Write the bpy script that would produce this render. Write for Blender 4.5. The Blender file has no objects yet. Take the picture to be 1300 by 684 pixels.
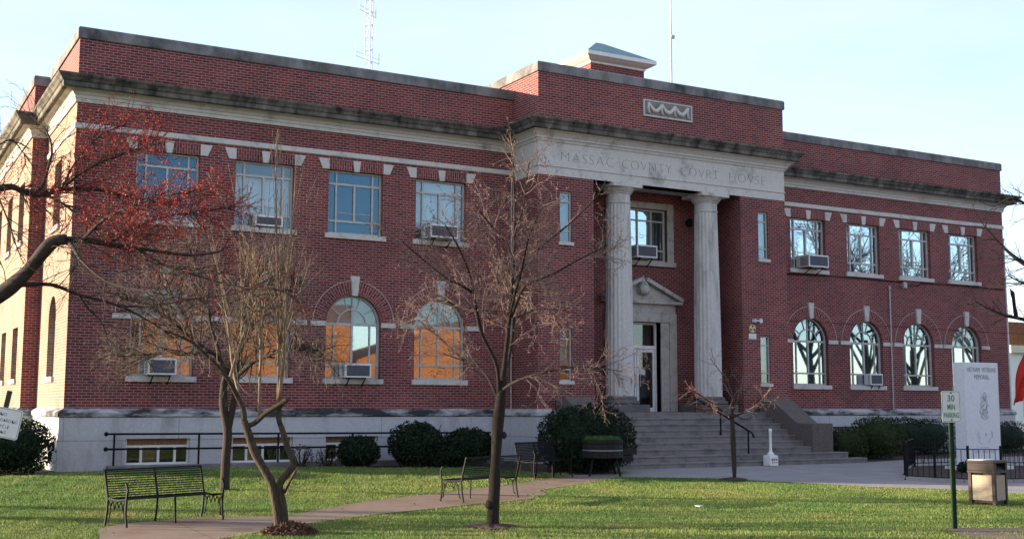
import bpy, math, random
import numpy as np
from mathutils import Vector, Matrix
from mathutils.geometry import tessellate_polygon, delaunay_2d_cdt

R = math.radians
scene = bpy.context.scene
COL = scene.collection
Z0 = 1.6                                     # brick line above the ground at the building

# ------------------------------------------------------------------ camera
CAM = np.array([-4.8825, -32.1106, 0.1366 + Z0])
YAW, PITCH, ROLL, FPX = R(29.1967), R(6.4711), R(0.1602), 1507.02
_F = np.array([math.sin(YAW)*math.cos(PITCH), math.cos(YAW)*math.cos(PITCH), math.sin(PITCH)])
_R = np.array([math.cos(YAW), -math.sin(YAW), 0.0])
_U = np.cross(_R, _F)
_R2 = _R*math.cos(ROLL) + _U*math.sin(ROLL)
_U2 = -_R*math.sin(ROLL) + _U*math.cos(ROLL)
cam_d = bpy.data.cameras.new('camera')
cam = bpy.data.objects.new('camera', cam_d)
COL.objects.link(cam)
cam_d.sensor_width = 36.0
cam_d.lens = FPX/1300*36
cam_d.clip_end = 3000
m = Matrix(((_R2[0], _U2[0], -_F[0], CAM[0]), (_R2[1], _U2[1], -_F[1], CAM[1]),
            (_R2[2], _U2[2], -_F[2], CAM[2]), (0, 0, 0, 1)))
cam.matrix_world = m
scene.camera = cam

# ------------------------------------------------------------------ light
SUN_A, SUN_EL = R(32), R(10)                 # sunlight runs along +x, swung 32 deg towards -y
world = bpy.data.worlds.new('World')
scene.world = world
world.use_nodes = True
wn = world.node_tree
sky = wn.nodes.new('ShaderNodeTexSky')
sky.sky_type = 'NISHITA'
sky.sun_disc = False
sky.sun_elevation = SUN_EL
sky.sun_rotation = R(-58)
sky.altitude = 100
sky.air_density = 1.0
sky.dust_density = 0.6
sky.ozone_density = 3.0
bg = wn.nodes['Background']
bg.inputs['Strength'].default_value = 0.085
veil = wn.nodes.new('ShaderNodeMix')           # thin high haze whitening the whole sky
veil.data_type = 'RGBA'; veil.blend_type = 'ADD'
veil.inputs[0].default_value = 1.0
veil.inputs[7].default_value = (1.55, 1.42, 1.50, 1)
wc = wn.nodes.new('ShaderNodeTexCoord'); wm = wn.nodes.new('ShaderNodeMapping'); wm.inputs['Scale'].default_value = (1.5, 1.5, 5.0)
wz = wn.nodes.new('ShaderNodeTexNoise'); wz.inputs['Scale'].default_value = 2.2; wz.inputs['Detail'].default_value = 6
wr = wn.nodes.new('ShaderNodeValToRGB')
wr.color_ramp.elements[0].position = 0.30; wr.color_ramp.elements[0].color = (1.30, 1.22, 1.32, 1)
wr.color_ramp.elements[1].position = 0.72; wr.color_ramp.elements[1].color = (1.85, 1.68, 1.70, 1)
wn.links.new(wc.outputs['Generated'], wm.inputs[0]); wn.links.new(wm.outputs[0], wz.inputs['Vector'])
wn.links.new(wz.outputs['Fac'], wr.inputs[0]); wn.links.new(wr.outputs[0], veil.inputs[7])
wn.links.new(sky.outputs[0], veil.inputs[6])
wn.links.new(veil.outputs[2], bg.inputs['Color'])
sun_d = bpy.data.lights.new('sun', 'SUN')
sun_d.energy = 5.0
sun_d.angle = R(0.6)
sun_d.color = (1.0, 0.80, 0.56)
sun = bpy.data.objects.new('sun', sun_d)
COL.objects.link(sun)
sun.rotation_euler = Vector((math.cos(SUN_A)*math.cos(SUN_EL), -math.sin(SUN_A)*math.cos(SUN_EL), -math.sin(SUN_EL))).to_track_quat('-Z', 'Y').to_euler()
sun.location = (-40, 20, 30)
scene.view_settings.view_transform = 'Standard'
scene.view_settings.look = 'None'
scene.view_settings.exposure = 1.93
scene.view_settings.gamma = 1.0

# ------------------------------------------------------------------ helpers: photo ray -> world point
def ray(u, v):
    return _F + _R2*(u-650)/FPX - _U2*(v-342)/FPX
def at(u, v, depth):
    return Vector(CAM + ray(u, v)*depth)
def on(u, v, ax, val):
    q = ray(u, v); i = 'xyz'.index(ax)
    return Vector(CAM + q*((val-CAM[i])/q[i]))
def depth_of(p):
    return float((np.array(p)-CAM) @ _F)

def ground(x, y):
    s = min(1.0, max(0.0, (-y-2)/12))
    h = 0.10*math.exp(-((x-3.0)/4.0)**2 - ((y+3.0)/2.2)**2)
    return -0.25*s + h

# ------------------------------------------------------------------ materials
MATS = {}
class NT:
    def __init__(s, name):
        s.m = bpy.data.materials.new(name); s.m.use_nodes = True
        s.t = s.m.node_tree; s.b = s.t.nodes['Principled BSDF']
    def n(s, kind, **kw):
        nd = s.t.nodes.new(kind)
        for k, v in kw.items():
            if k in nd.inputs: nd.inputs[k].default_value = v
            else: setattr(nd, k, v)
        return nd
    def l(s, a, b): s.t.links.new(a, b)
    def noise(s, scale, detail=4, rough=0.6, coord='Object', vec=(1, 1, 1)):
        tc = s.n('ShaderNodeTexCoord'); mp = s.n('ShaderNodeMapping')
        mp.inputs['Scale'].default_value = vec
        s.l(tc.outputs[coord], mp.inputs[0])
        nz = s.n('ShaderNodeTexNoise'); nz.inputs['Scale'].default_value = scale
        nz.inputs['Detail'].default_value = detail; nz.inputs['Roughness'].default_value = rough
        s.l(mp.outputs[0], nz.inputs['Vector'])
        return nz.outputs['Fac']
    def ramp(s, fac, stops):
        r = s.n('ShaderNodeValToRGB'); e = r.color_ramp.elements
        e[0].position = stops[0][0]; e[0].color = (*stops[0][1], 1)
        e[1].position = stops[-1][0]; e[1].color = (*stops[-1][1], 1)
        for p, c in stops[1:-1]:
            q = e.new(p); q.color = (*c, 1)
        s.l(fac, r.inputs[0]); return r.outputs[0]
    def mix(s, fac, a, b, mode='MIX'):
        x = s.n('ShaderNodeMix'); x.data_type = 'RGBA'; x.blend_type = mode
        for sock, val in ((x.inputs[0], fac), (x.inputs[6], a), (x.inputs[7], b)):
            if hasattr(val, 'is_output'): s.l(val, sock)
            elif isinstance(val, (int, float)): sock.default_value = val
            else: sock.default_value = (*val, 1)
        return x.outputs[2]
    def bump(s, fac, strength=0.3, dist=0.02):
        b = s.n('ShaderNodeBump'); b.inputs['Strength'].default_value = strength
        b.inputs['Distance'].default_value = dist
        s.l(fac, b.inputs['Height']); s.l(b.outputs[0], s.b.inputs['Normal'])
    def done(s, color=None, rough=0.8, metal=0.0, spec=0.3):
        if color is not None:
            if hasattr(color, 'is_output'): s.l(color, s.b.inputs['Base Color'])
            else: s.b.inputs['Base Color'].default_value = (*color, 1)
        s.b.inputs['Roughness'].default_value = rough
        s.b.inputs['Metallic'].default_value = metal
        s.b.inputs['Specular IOR Level'].default_value = spec
        MATS[s.m.name] = s.m
        return s.m

def simple(name, a, b, scale=8, rough=0.7, metal=0.0, spec=0.3, bump=0.0, vec=(1, 1, 1), detail=4):
    t = NT(name); f = t.noise(scale, detail, vec=vec)
    c = t.ramp(f, [(0.3, a), (0.7, b)])
    if bump: t.bump(f, bump)
    return t.done(c, rough, metal, spec)

def brick_mat(name, c1, c2, mortar, ms=0.0095):
    t = NT(name)
    uv = t.n('ShaderNodeUVMap'); uv.uv_map = 'UVMap'
    br = t.n('ShaderNodeTexBrick')
    for k, v in (('Scale', 1.0), ('Brick Width', 0.215), ('Row Height', 0.0745), ('Mortar Size', ms), ('Mortar Smooth', 0.15), ('Bias', -0.1)):
        br.inputs[k].default_value = v
    br.offset = 0.5
    br.inputs['Color1'].default_value = (*c1, 1); br.inputs['Color2'].default_value = (*c2, 1)
    br.inputs['Mortar'].default_value = (*mortar, 1)
    t.l(uv.outputs[0], br.inputs['Vector'])
    big = t.noise(0.35, 5, 0.65)
    tone = t.ramp(big, [(0.3, (0.70, 0.70, 0.74)), (0.7, (1.18, 1.14, 1.10))])
    c = t.mix(1.0, br.outputs['Color'], tone, 'MULTIPLY')
    soot = t.noise(1.3, 6, 0.7, vec=(1, 1, 0.35))
    sm = t.ramp(soot, [(0.55, (0, 0, 0)), (0.78, (1, 1, 1))])
    c = t.mix(t.mix(1.0, sm, (0.45, 0.45, 0.45), 'MULTIPLY'), c, (0.09, 0.05, 0.055))
    bp_ = t.n('ShaderNodeBump'); bp_.inputs['Strength'].default_value = 0.35; bp_.inputs['Distance'].default_value = 0.01
    inv = t.n('ShaderNodeMath'); inv.operation = 'SUBTRACT'; inv.inputs[0].default_value = 1.0
    t.l(br.outputs['Fac'], inv.inputs[1]); t.l(inv.outputs[0], bp_.inputs['Height']); t.l(bp_.outputs[0], t.b.inputs['Normal'])
    return t.done(c, 0.85, 0, 0.2)

brick_mat('red brick', (0.205, 0.040, 0.034), (0.090, 0.019, 0.022), (0.27, 0.205, 0.205), 0.0088)
brick_mat('sun glare brick', (0.27, 0.165, 0.12), (0.20, 0.115, 0.085), (0.36, 0.28, 0.22))  # side wall brick, its colour paled to stand for overexposed sunlight
brick_mat('orange brick', (0.31, 0.112, 0.040), (0.24, 0.08, 0.028), (0.28, 0.13, 0.065))

def stone(name, base, dirt, lo, hi, vec=(1, 1, 1), scale=1.6, amt=1.0, joints=None):   # joints = (width, height, gap, offset)
    t = NT(name)
    f = t.noise(scale, 8, 0.68, vec=vec)
    msk = t.ramp(f, [(lo, (0, 0, 0)), (hi, (amt, amt, amt))])
    fine = t.noise(14, 5, 0.7)
    c0 = t.ramp(fine, [(0.3, tuple(x*0.86 for x in base)), (0.7, tuple(min(1, x*1.08) for x in base))])
    c = t.mix(msk, c0, dirt)
    if joints:
        uv = t.n('ShaderNodeUVMap'); uv.uv_map = 'UVMap'; br = t.n('ShaderNodeTexBrick'); br.offset = joints[3]
        for k, v in (('Scale', 1.0), ('Brick Width', joints[0]), ('Row Height', joints[1]), ('Mortar Size', joints[2]), ('Mortar Smooth', 0.4)): br.inputs[k].default_value = v
        t.l(uv.outputs[0], br.inputs['Vector'])
        c = t.mix(br.outputs['Fac'], c, tuple(x*0.35 for x in base))
    t.bump(fine, 0.15, 0.01)
    return t.done(c, 0.85, 0, 0.2)
stone('limestone', (0.50, 0.475, 0.455), (0.13, 0.12, 0.105), 0.52, 0.80)
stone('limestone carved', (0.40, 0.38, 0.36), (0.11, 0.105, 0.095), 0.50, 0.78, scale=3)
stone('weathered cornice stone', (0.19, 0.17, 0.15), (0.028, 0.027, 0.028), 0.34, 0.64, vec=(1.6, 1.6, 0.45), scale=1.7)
stone('weathered coping stone', (0.21, 0.20, 0.20), (0.05, 0.05, 0.052), 0.40, 0.66, vec=(1, 1, 0.6), scale=1.3)
stone('column stone', (0.48, 0.46, 0.445), (0.16, 0.155, 0.145), 0.50, 0.78, vec=(1, 1, 0.25), scale=2.2)
stone('dim relief stone', (0.22, 0.21, 0.20), (0.12, 0.115, 0.11), 0.45, 0.7, scale=3)
stone('plinth stone', (0.11, 0.105, 0.105), (0.07, 0.07, 0.07), 0.45, 0.7, scale=2)
stone('whitewashed concrete', (0.44, 0.44, 0.46), (0.17, 0.155, 0.14), 0.52, 0.80, vec=(1, 1, 0.3), scale=1.2, amt=0.8, joints=(2.9, 0.78, 0.008, 0.5))
stone('stained ledge concrete', (0.42, 0.42, 0.43), (0.035, 0.035, 0.038), 0.42, 0.57, vec=(0.45, 0.45, 1.6), scale=1.5)
stone('step concrete', (0.19, 0.178, 0.176), (0.08, 0.077, 0.077), 0.45, 0.75, scale=2.5)
stone('pebble concrete', (0.14, 0.115, 0.108), (0.065, 0.055, 0.055), 0.42, 0.62, scale=22)
stone('plaza concrete', (0.28, 0.265, 0.265), (0.20, 0.19, 0.19), 0.42, 0.75, scale=0.9, joints=(1.9, 1.9, 0.012, 0.0))
stone('path concrete', (0.205, 0.152, 0.118), (0.12, 0.072, 0.046), 0.50, 0.78, scale=1.1, joints=(1.6, 1.6, 0.010, 0.0))
stone('pale granite', (0.62, 0.64, 0.68), (0.54, 0.555, 0.59), 0.45, 0.75, scale=6)
simple('engraved grey', (0.075, 0.072, 0.07), (0.13, 0.125, 0.12), 6, 0.9)
simple('engraved granite', (0.13, 0.135, 0.155), (0.20, 0.21, 0.235), 20, 0.9)
simple('faint engraving', (0.33, 0.345, 0.38), (0.46, 0.475, 0.51), 20, 0.9)
simple('window frame paint', (0.34, 0.33, 0.31), (0.46, 0.45, 0.43), 9, 0.55)
simple('rusty frame paint', (0.26, 0.18, 0.13), (0.52, 0.47, 0.41), 5, 0.7)
simple('white paint', (0.58, 0.58, 0.58), (0.70, 0.70, 0.69), 6, 0.5)
simple('door frame metal', (0.62, 0.64, 0.66), (0.74, 0.75, 0.76), 6, 0.35)
simple('black iron', (0.004, 0.004, 0.005), (0.009, 0.009, 0.011), 20, 0.6, 0.0, 0.12)
simple('dark green enamel', (0.0035, 0.0055, 0.006), (0.008, 0.012, 0.012), 14, 0.55, 0, 0.12)
simple('black plank', (0.004, 0.004, 0.005), (0.012, 0.011, 0.012), 12, 0.7, vec=(1, 1, 6))
simple('grey steel', (0.30, 0.31, 0.33), (0.42, 0.43, 0.45), 6, 0.45, 0.3)
simple('tower steel', (0.36, 0.40, 0.46), (0.46, 0.50, 0.56), 3, 0.6)
simple('pale metal', (0.55, 0.56, 0.57), (0.68, 0.68, 0.68), 5, 0.5)
simple('grille dark', (0.05, 0.055, 0.075), (0.10, 0.105, 0.13), 40, 0.7)
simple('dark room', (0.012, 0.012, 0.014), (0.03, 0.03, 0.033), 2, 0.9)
simple('pale blind', (0.55, 0.60, 0.64), (0.66, 0.70, 0.74), 2, 0.9, vec=(1, 1, 12))
simple('blue curtain', (0.035, 0.068, 0.092), (0.06, 0.105, 0.135), 3, 0.9, vec=(6, 1, 0.5))
simple('grey panel', (0.26, 0.31, 0.33), (0.36, 0.41, 0.43), 5, 0.8)
simple('amber blind', (0.50, 0.28, 0.11), (0.58, 0.34, 0.15), 3, 0.9)
simple('brown board', (0.14, 0.075, 0.04), (0.25, 0.14, 0.075), 4, 0.8, vec=(4, 1, 1))
simple('copper green roof', (0.13, 0.22, 0.235), (0.19, 0.28, 0.29), 3, 0.9)
simple('sign white', (0.50, 0.52, 0.52), (0.60, 0.61, 0.61), 5, 0.4)
simple('sign green', (0.02, 0.22, 0.11), (0.04, 0.28, 0.15), 10, 0.5)
simple('sign black', (0.03, 0.03, 0.05), (0.06, 0.06, 0.09), 10, 0.5)
simple('sign yellow', (0.50, 0.40, 0.17), (0.60, 0.50, 0.25), 20, 0.6)
simple('post green', (0.006, 0.026, 0.012), (0.014, 0.042, 0.02), 14, 0.5)
simple('pebble panel', (0.24, 0.195, 0.145), (0.46, 0.38, 0.29), 60, 0.9, bump=0.4)
simple('brown metal', (0.013, 0.008, 0.008), (0.028, 0.017, 0.016), 9, 0.5)
simple('red cloth', (0.40, 0.018, 0.014), (0.55, 0.035, 0.025), 6, 0.8)
simple('navy cloth', (0.02, 0.02, 0.05), (0.05, 0.04, 0.09), 6, 0.8)
simple('pink cloth', (0.55, 0.26, 0.24), (0.62, 0.36, 0.34), 6, 0.8)
simple('grey bark', (0.018, 0.014, 0.012), (0.06, 0.048, 0.038), 26, 0.95, bump=0.9, vec=(3, 3, 0.6))
simple('dark bark', (0.009, 0.007, 0.006), (0.034, 0.026, 0.022), 26, 0.95, bump=0.9, vec=(3, 3, 0.6))
simple('mottled bark', (0.014, 0.010, 0.008), (0.085, 0.062, 0.042), 17, 0.9, bump=0.8, vec=(3, 3, 0.5))
simple('maple bark', (0.018, 0.014, 0.013), (0.05, 0.037, 0.033), 10, 0.95, bump=0.6)
simple('tan twig', (0.12, 0.085, 0.056), (0.23, 0.17, 0.115), 6, 0.8)
simple('grey twig', (0.080, 0.062, 0.052), (0.17, 0.132, 0.108), 6, 0.9)
simple('pink twig', (0.115, 0.078, 0.070), (0.20, 0.14, 0.125), 6, 0.9)
simple('red bud', (0.36, 0.030, 0.022), (0.52, 0.07, 0.045), 6, 0.7)
simple('pink bud', (0.17, 0.095, 0.085), (0.27, 0.165, 0.14), 6, 0.8)
simple('mulch', (0.022, 0.016, 0.013), (0.07, 0.045, 0.035), 18, 0.95, bump=0.6)
simple('dry leaf', (0.06, 0.028, 0.02), (0.14, 0.075, 0.05), 6, 0.9)
simple('dusty soil', (0.085, 0.062, 0.045), (0.17, 0.125, 0.09), 7, 0.95, bump=0.4)
simple('asphalt', (0.045, 0.045, 0.047), (0.065, 0.065, 0.066), 30, 0.95)
simple('roof felt', (0.08, 0.08, 0.08), (0.12, 0.12, 0.12), 3, 0.95)
simple('pale stucco', (0.55, 0.47, 0.38), (0.64, 0.56, 0.46), 3, 0.9)
simple('white stucco', (0.66, 0.64, 0.62), (0.74, 0.72, 0.70), 3, 0.9)
simple('sallow siding', (0.52, 0.37, 0.20), (0.60, 0.45, 0.26), 3, 0.9)

def leaf_mat(name, a, b, c):
    t = NT(name)
    g = t.n('ShaderNodeNewGeometry')
    col = t.ramp(g.outputs['Random Per Island'], [(0.0, a), (0.6, b), (1.0, c)])
    tr = t.n('ShaderNodeBsdfTranslucent'); t.l(col, tr.inputs[0])
    mx = t.n('ShaderNodeMixShader'); mx.inputs[0].default_value = 0.22
    out = t.t.nodes['Material Output']
    t.l(t.b.outputs[0], mx.inputs[1]); t.l(tr.outputs[0], mx.inputs[2]); t.l(mx.outputs[0], out.inputs[0])
    return t.done(col, 0.7, 0, 0.25)
leaf_mat('yew leaf', (0.005, 0.012, 0.007), (0.010, 0.025, 0.011), (0.024, 0.046, 0.018))
leaf_mat('privet leaf', (0.016, 0.028, 0.008), (0.032, 0.052, 0.014), (0.07, 0.085, 0.03))
leaf_mat('bare shrub leaf', (0.05, 0.03, 0.02), (0.09, 0.05, 0.03), (0.05, 0.07, 0.03))
leaf_mat('planter leaf', (0.03, 0.08, 0.02), (0.05, 0.13, 0.03), (0.08, 0.19, 0.04))
def grass_mat():
    t = NT('grass blade')
    g = t.n('ShaderNodeNewGeometry')
    col = t.ramp(g.outputs['Random Per Island'], [(0.0, (0.092, 0.165, 0.036)), (0.55, (0.155, 0.240, 0.058)), (0.82, (0.240, 0.300, 0.095)), (1.0, (0.42, 0.36, 0.20))])
    n1 = t.noise(0.55, 5, 0.65)
    dry = t.ramp(n1, [(0.50, (0, 0, 0)), (0.70, (0.75, 0.75, 0.75))])
    col = t.mix(dry, col, (0.25, 0.235, 0.10))
    n2 = t.noise(0.32, 3, 0.5)
    col = t.mix(1.0, col, t.ramp(n2, [(0.35, (0.62, 0.80, 0.72)), (0.65, (1.18, 1.08, 1.05))]), 'MULTIPLY')
    tr = t.n('ShaderNodeBsdfTranslucent'); t.l(col, tr.inputs[0])
    mx = t.n('ShaderNodeMixShader'); mx.inputs[0].default_value = 0.30
    out = t.t.nodes['Material Output']
    t.l(t.b.outputs[0], mx.inputs[1]); t.l(tr.outputs[0], mx.inputs[2]); t.l(mx.outputs[0], out.inputs[0])
    t.done(col, 0.75, 0, 0.2)
grass_mat()
def turf_mat():
    t = NT('turf')
    f = t.noise(3.0, 8, 0.7); f2 = t.noise(0.5, 4, 0.6)
    c = t.ramp(f, [(0.3, (0.040, 0.070, 0.016)), (0.62, (0.080, 0.115, 0.028)), (0.8, (0.14, 0.12, 0.06))])
    c = t.mix(t.ramp(f2, [(0.55, (0, 0, 0)), (0.75, (0.5, 0.5, 0.5))]), c, (0.17, 0.15, 0.06))
    t.bump(f, 0.7, 0.05)
    t.done(c, 0.95, 0, 0.1)
turf_mat()
def glass_mat(name, tint, lo, hi):
    """window glass: clear, mirrored more strongly towards grazing angles"""
    t = NT(name)
    lw = t.n('ShaderNodeLayerWeight'); lw.inputs[0].default_value = 0.45
    mr = t.n('ShaderNodeMapRange'); mr.inputs[3].default_value = lo; mr.inputs[4].default_value = hi
    t.l(lw.outputs['Facing'], mr.inputs[0])
    gl = t.n('ShaderNodeBsdfGlossy'); gl.inputs['Color'].default_value = (*tint, 1); gl.inputs['Roughness'].default_value = 0.02
    wv = t.noise(0.9, 2, 0.5)
    bm = t.n('ShaderNodeBump'); bm.inputs['Strength'].default_value = 0.012; bm.inputs['Distance'].default_value = 0.03
    t.l(wv, bm.inputs['Height']); t.l(bm.outputs[0], gl.inputs['Normal'])
    tp = t.n('ShaderNodeBsdfTransparent'); tp.inputs[0].default_value = (0.85, 0.88, 0.88, 1)
    mx = t.n('ShaderNodeMixShader')
    t.l(mr.outputs[0], mx.inputs[0]); t.l(tp.outputs[0], mx.inputs[1]); t.l(gl.outputs[0], mx.inputs[2])
    t.l(mx.outputs[0], t.t.nodes['Material Output'].inputs[0])
    MATS[name] = t.m
glass_mat('window glass', (0.80, 0.90, 0.97), 0.32, 0.80)
glass_mat('blue film glass', (0.30, 0.50, 0.68), 0.08, 0.40)
glass_mat('fan glass', (0.7, 0.82, 0.92), 0.06, 0.35)
glass_mat('shaded glass', (0.70, 0.85, 1.0), 0.14, 0.60)
glass_mat('door glass', (0.9, 0.95, 1.0), 0.03, 0.28)

# ------------------------------------------------------------------ mesh builder
def link(o, parent=None):
    COL.objects.link(o)
    if parent: o.parent = parent
    return o
def tag(o, label=None, cat=None, group=None, kind=None):
    if label: o['label'] = label
    if cat: o['category'] = cat
    if group: o['group'] = group
    if kind: o['kind'] = kind
    return o
def empty(name, loc, label, cat, group=None, rz=0.0):
    o = bpy.data.objects.new(name, None); link(o)
    o.location = loc; o.rotation_euler = (0, 0, rz); o.empty_display_size = 0.2
    return tag(o, label, cat, group)

class MB:
    def __init__(s): s.v = []; s.f = []; s.uv = []; s.mi = []; s.cur = 0
    def face(s, pts, uv=None):
        i = len(s.v); s.v += [tuple(p) for p in pts]; s.f.append(list(range(i, i+len(pts)))); s.uv.append(uv); s.mi.append(s.cur)
    def mesh(s, verts, faces):
        i = len(s.v); s.v += [tuple(p) for p in verts]
        for f in faces: s.f.append([i+k for k in f]); s.uv.append(None); s.mi.append(s.cur)
        return s
    def box(s, x0, x1, y0, y1, z0, z1, M=None):
        V = [Vector(p) for p in ((x0,y0,z0),(x1,y0,z0),(x1,y1,z0),(x0,y1,z0),(x0,y0,z1),(x1,y0,z1),(x1,y1,z1),(x0,y1,z1))]
        if M: V = [M @ p for p in V]
        return s.mesh(V, [(0,3,2,1),(4,5,6,7),(0,1,5,4),(1,2,6,5),(2,3,7,6),(3,0,4,7)])
    def bar(s, a, b, w, h=None, up=(0,0,1)):
        """square bar from a to b"""
        a = Vector(a); b = Vector(b); h = h or w
        d = (b-a).normalized(); u = Vector(up)
        if abs(d.dot(u)) > 0.98: u = Vector((0,1,0))
        r = d.cross(u).normalized(); u = r.cross(d)
        V = []
        for p in (a, b):
            for sx, sz in ((-1,-1),(1,-1),(1,1),(-1,1)): V.append(p + r*sx*w/2 + u*sz*h/2)
        return s.mesh(V, [(3,2,1,0),(4,5,6,7),(0,1,5,4),(1,2,6,5),(2,3,7,6),(3,0,4,7)])
    def tube(s, pts, rad, n=6, caps=True):
        P = np.array([tuple(p) for p in pts], float); k = len(P)
        if np.isscalar(rad): rad = [rad]*k
        T = np.gradient(P, axis=0); T /= np.linalg.norm(T, axis=1)[:, None] + 1e-12
        ref = np.array([0, 0, 1.0]) if abs(T[0][2]) < 0.9 else np.array([1.0, 0, 0])
        A = np.cross(T[0], ref); A /= np.linalg.norm(A)
        ang = np.arange(n)*2*math.pi/n; c, q = np.cos(ang), np.sin(ang)
        V = []
        for i in range(k):
            A = A - T[i]*(A@T[i]); A /= np.linalg.norm(A)+1e-12
            B = np.cross(T[i], A)
            V.append(P[i] + rad[i]*(c[:, None]*A + q[:, None]*B))
        V = np.concatenate(V); i0 = len(s.v); s.v += [tuple(p) for p in V]
        for i in range(k-1):
            for j in range(n):
                a = i0+i*n+j; b = i0+i*n+(j+1) % n
                s.f.append([a, b, b+n, a+n]); s.uv.append(None); s.mi.append(s.cur)
        if caps:
            s.f.append([i0+j for j in range(n)][::-1]); s.f.append([i0+(k-1)*n+j for j in range(n)])
            s.uv += [None, None]; s.mi += [s.cur, s.cur]
        return s
    def lathe(s, prof, n=24, c=(0,0,0), flute=0.0, M=None):
        V = []; k = len(prof)
        for r, z in prof:
            for j in range(n):
                a = 2*math.pi*j/n; rr = r*(1 - (flute if j % 2 else 0))
                p = Vector((c[0]+rr*math.cos(a), c[1]+rr*math.sin(a), c[2]+z))
                V.append(M @ p if M else p)
        F = []
        for i in range(k-1):
            for j in range(n): F.append((i*n+j, i*n+(j+1) % n, (i+1)*n+(j+1) % n, (i+1)*n+j))
        F.append(tuple(range(n))[::-1]); F.append(tuple((k-1)*n+j for j in range(n)))
        return s.mesh(V, F)
    def prism(s, poly, fn, d0, d1):
        """2-D polygon (counter-clockwise seen from the front) pushed from depth d0 (front) to d1; fn(a,b,d)->xyz"""
        n = len(poly)
        V = [fn(a, b, d0) for a, b in poly] + [fn(a, b, d1) for a, b in poly]
        F = [tuple(range(n)), tuple(range(2*n-1, n-1, -1))] + [(i, i+n, (i+1) % n+n, (i+1) % n) for i in range(n)]
        return s.mesh(V, F)
    def sweep(s, path, prof, capends=True, closed=False):
        """profile (outward offset, z) along a plan path; outward is the right-hand side of travel"""
        P = [Vector(p) for p in path]; n = len(P); N = []
        for i in range(n):
            ds = []
            if i > 0 or closed: ds.append((P[i]-P[i-1 if i else n-2]).normalized())
            if i < n-1 or closed: ds.append((P[(i+1) if i < n-1 else 1]-P[i]).normalized())
            ns = [Vector((d.y, -d.x)) for d in ds]
            if len(ns) == 2:
                b = (ns[0]+ns[1]).normalized(); b /= max(0.2, b.dot(ns[0]))
            else: b = ns[0]
            N.append(b)
        k = len(prof); V = []
        for i in range(n):
            for o, z in prof: V.append((P[i].x+N[i].x*o, P[i].y+N[i].y*o, z))
        F = []
        for i in range(n-1):
            for j in range(k-1): F.append((i*k+j, (i+1)*k+j, (i+1)*k+j+1, i*k+j+1))
        if capends: F.append(tuple(range(k))[::-1]); F.append(tuple((n-1)*k+j for j in range(k)))
        return s.mesh(V, F)
    def build(s, name, mats, parent=None, smooth=False, bevel=0.0, origin=None):
        me = bpy.data.meshes.new(name)
        V = s.v
        if origin is not None:
            ox, oy, oz = origin
            V = [(x-ox, y-oy, z-oz) for x, y, z in V]
        me.from_pydata(V, [], s.f)
        names = mats if isinstance(mats, (list, tuple)) else [mats]
        for nm in names: me.materials.append(MATS[nm])
        if len(names) > 1: me.polygons.foreach_set('material_index', s.mi)
        uvl = me.uv_layers.new(name='UVMap')
        buf = np.zeros(len(me.loops)*2, np.float32); li = 0
        for p, cu in zip(me.polygons, s.uv):
            nr = p.normal
            for q, vi in enumerate(p.vertices):
                if cu: a, b = cu[q]
                else:
                    x, y, z = s.v[vi]
                    if abs(nr.z) > 0.7: a, b = x, y
                    elif abs(nr.x) > abs(nr.y): a, b = y, z
                    else: a, b = x, z
                buf[2*li] = a; buf[2*li+1] = b; li += 1
        uvl.data.foreach_set('uv', buf)
        if smooth: me.polygons.foreach_set('use_smooth', [True]*len(me.polygons))
        o = bpy.data.objects.new(name, me)
        if origin is not None: o.location = origin
        link(o, parent)
        if bevel:
            b = o.modifiers.new('bevel', 'BEVEL'); b.width = bevel; b.segments = 2; b.limit_method = 'ANGLE'
        return o

def text_mesh(name, body, mat, size, fn, width=None, height=None, depth=0.004, align='CENTER', parent=None, offset=0.0, spacing=1.0):
    """lettering built flat, then mapped into place: fn(a, b, d) -> xyz, a right, b up, d out of the surface"""
    cu = bpy.data.curves.new(name, 'FONT'); cu.body = body; cu.size = size; cu.align_x = align; cu.align_y = 'CENTER'
    cu.extrude = depth/2; cu.offset = offset; cu.space_character = spacing; cu.resolution_u = 3
    to = bpy.data.objects.new(name, cu); COL.objects.link(to)
    dg = bpy.context.evaluated_depsgraph_get()
    me = bpy.data.meshes.new_from_object(to.evaluated_get(dg))
    bpy.data.objects.remove(to); bpy.data.curves.remove(cu)
    me.name = name
    xs = [v.co.x for v in me.vertices]; ys = [v.co.y for v in me.vertices]
    sx = (width/(max(xs)-min(xs))) if width else 1.0
    sy = (height/(max(ys)-min(ys))) if height else 1.0
    cx, cy = (max(xs)+min(xs))/2, (max(ys)+min(ys))/2
    for v in me.vertices:
        v.co = fn((v.co.x-cx)*sx, (v.co.y-cy)*sy, v.co.z)
    me.materials.clear(); me.materials.append(MATS[mat])
    o = bpy.data.objects.new(name, me); link(o, parent)
    return o

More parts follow.
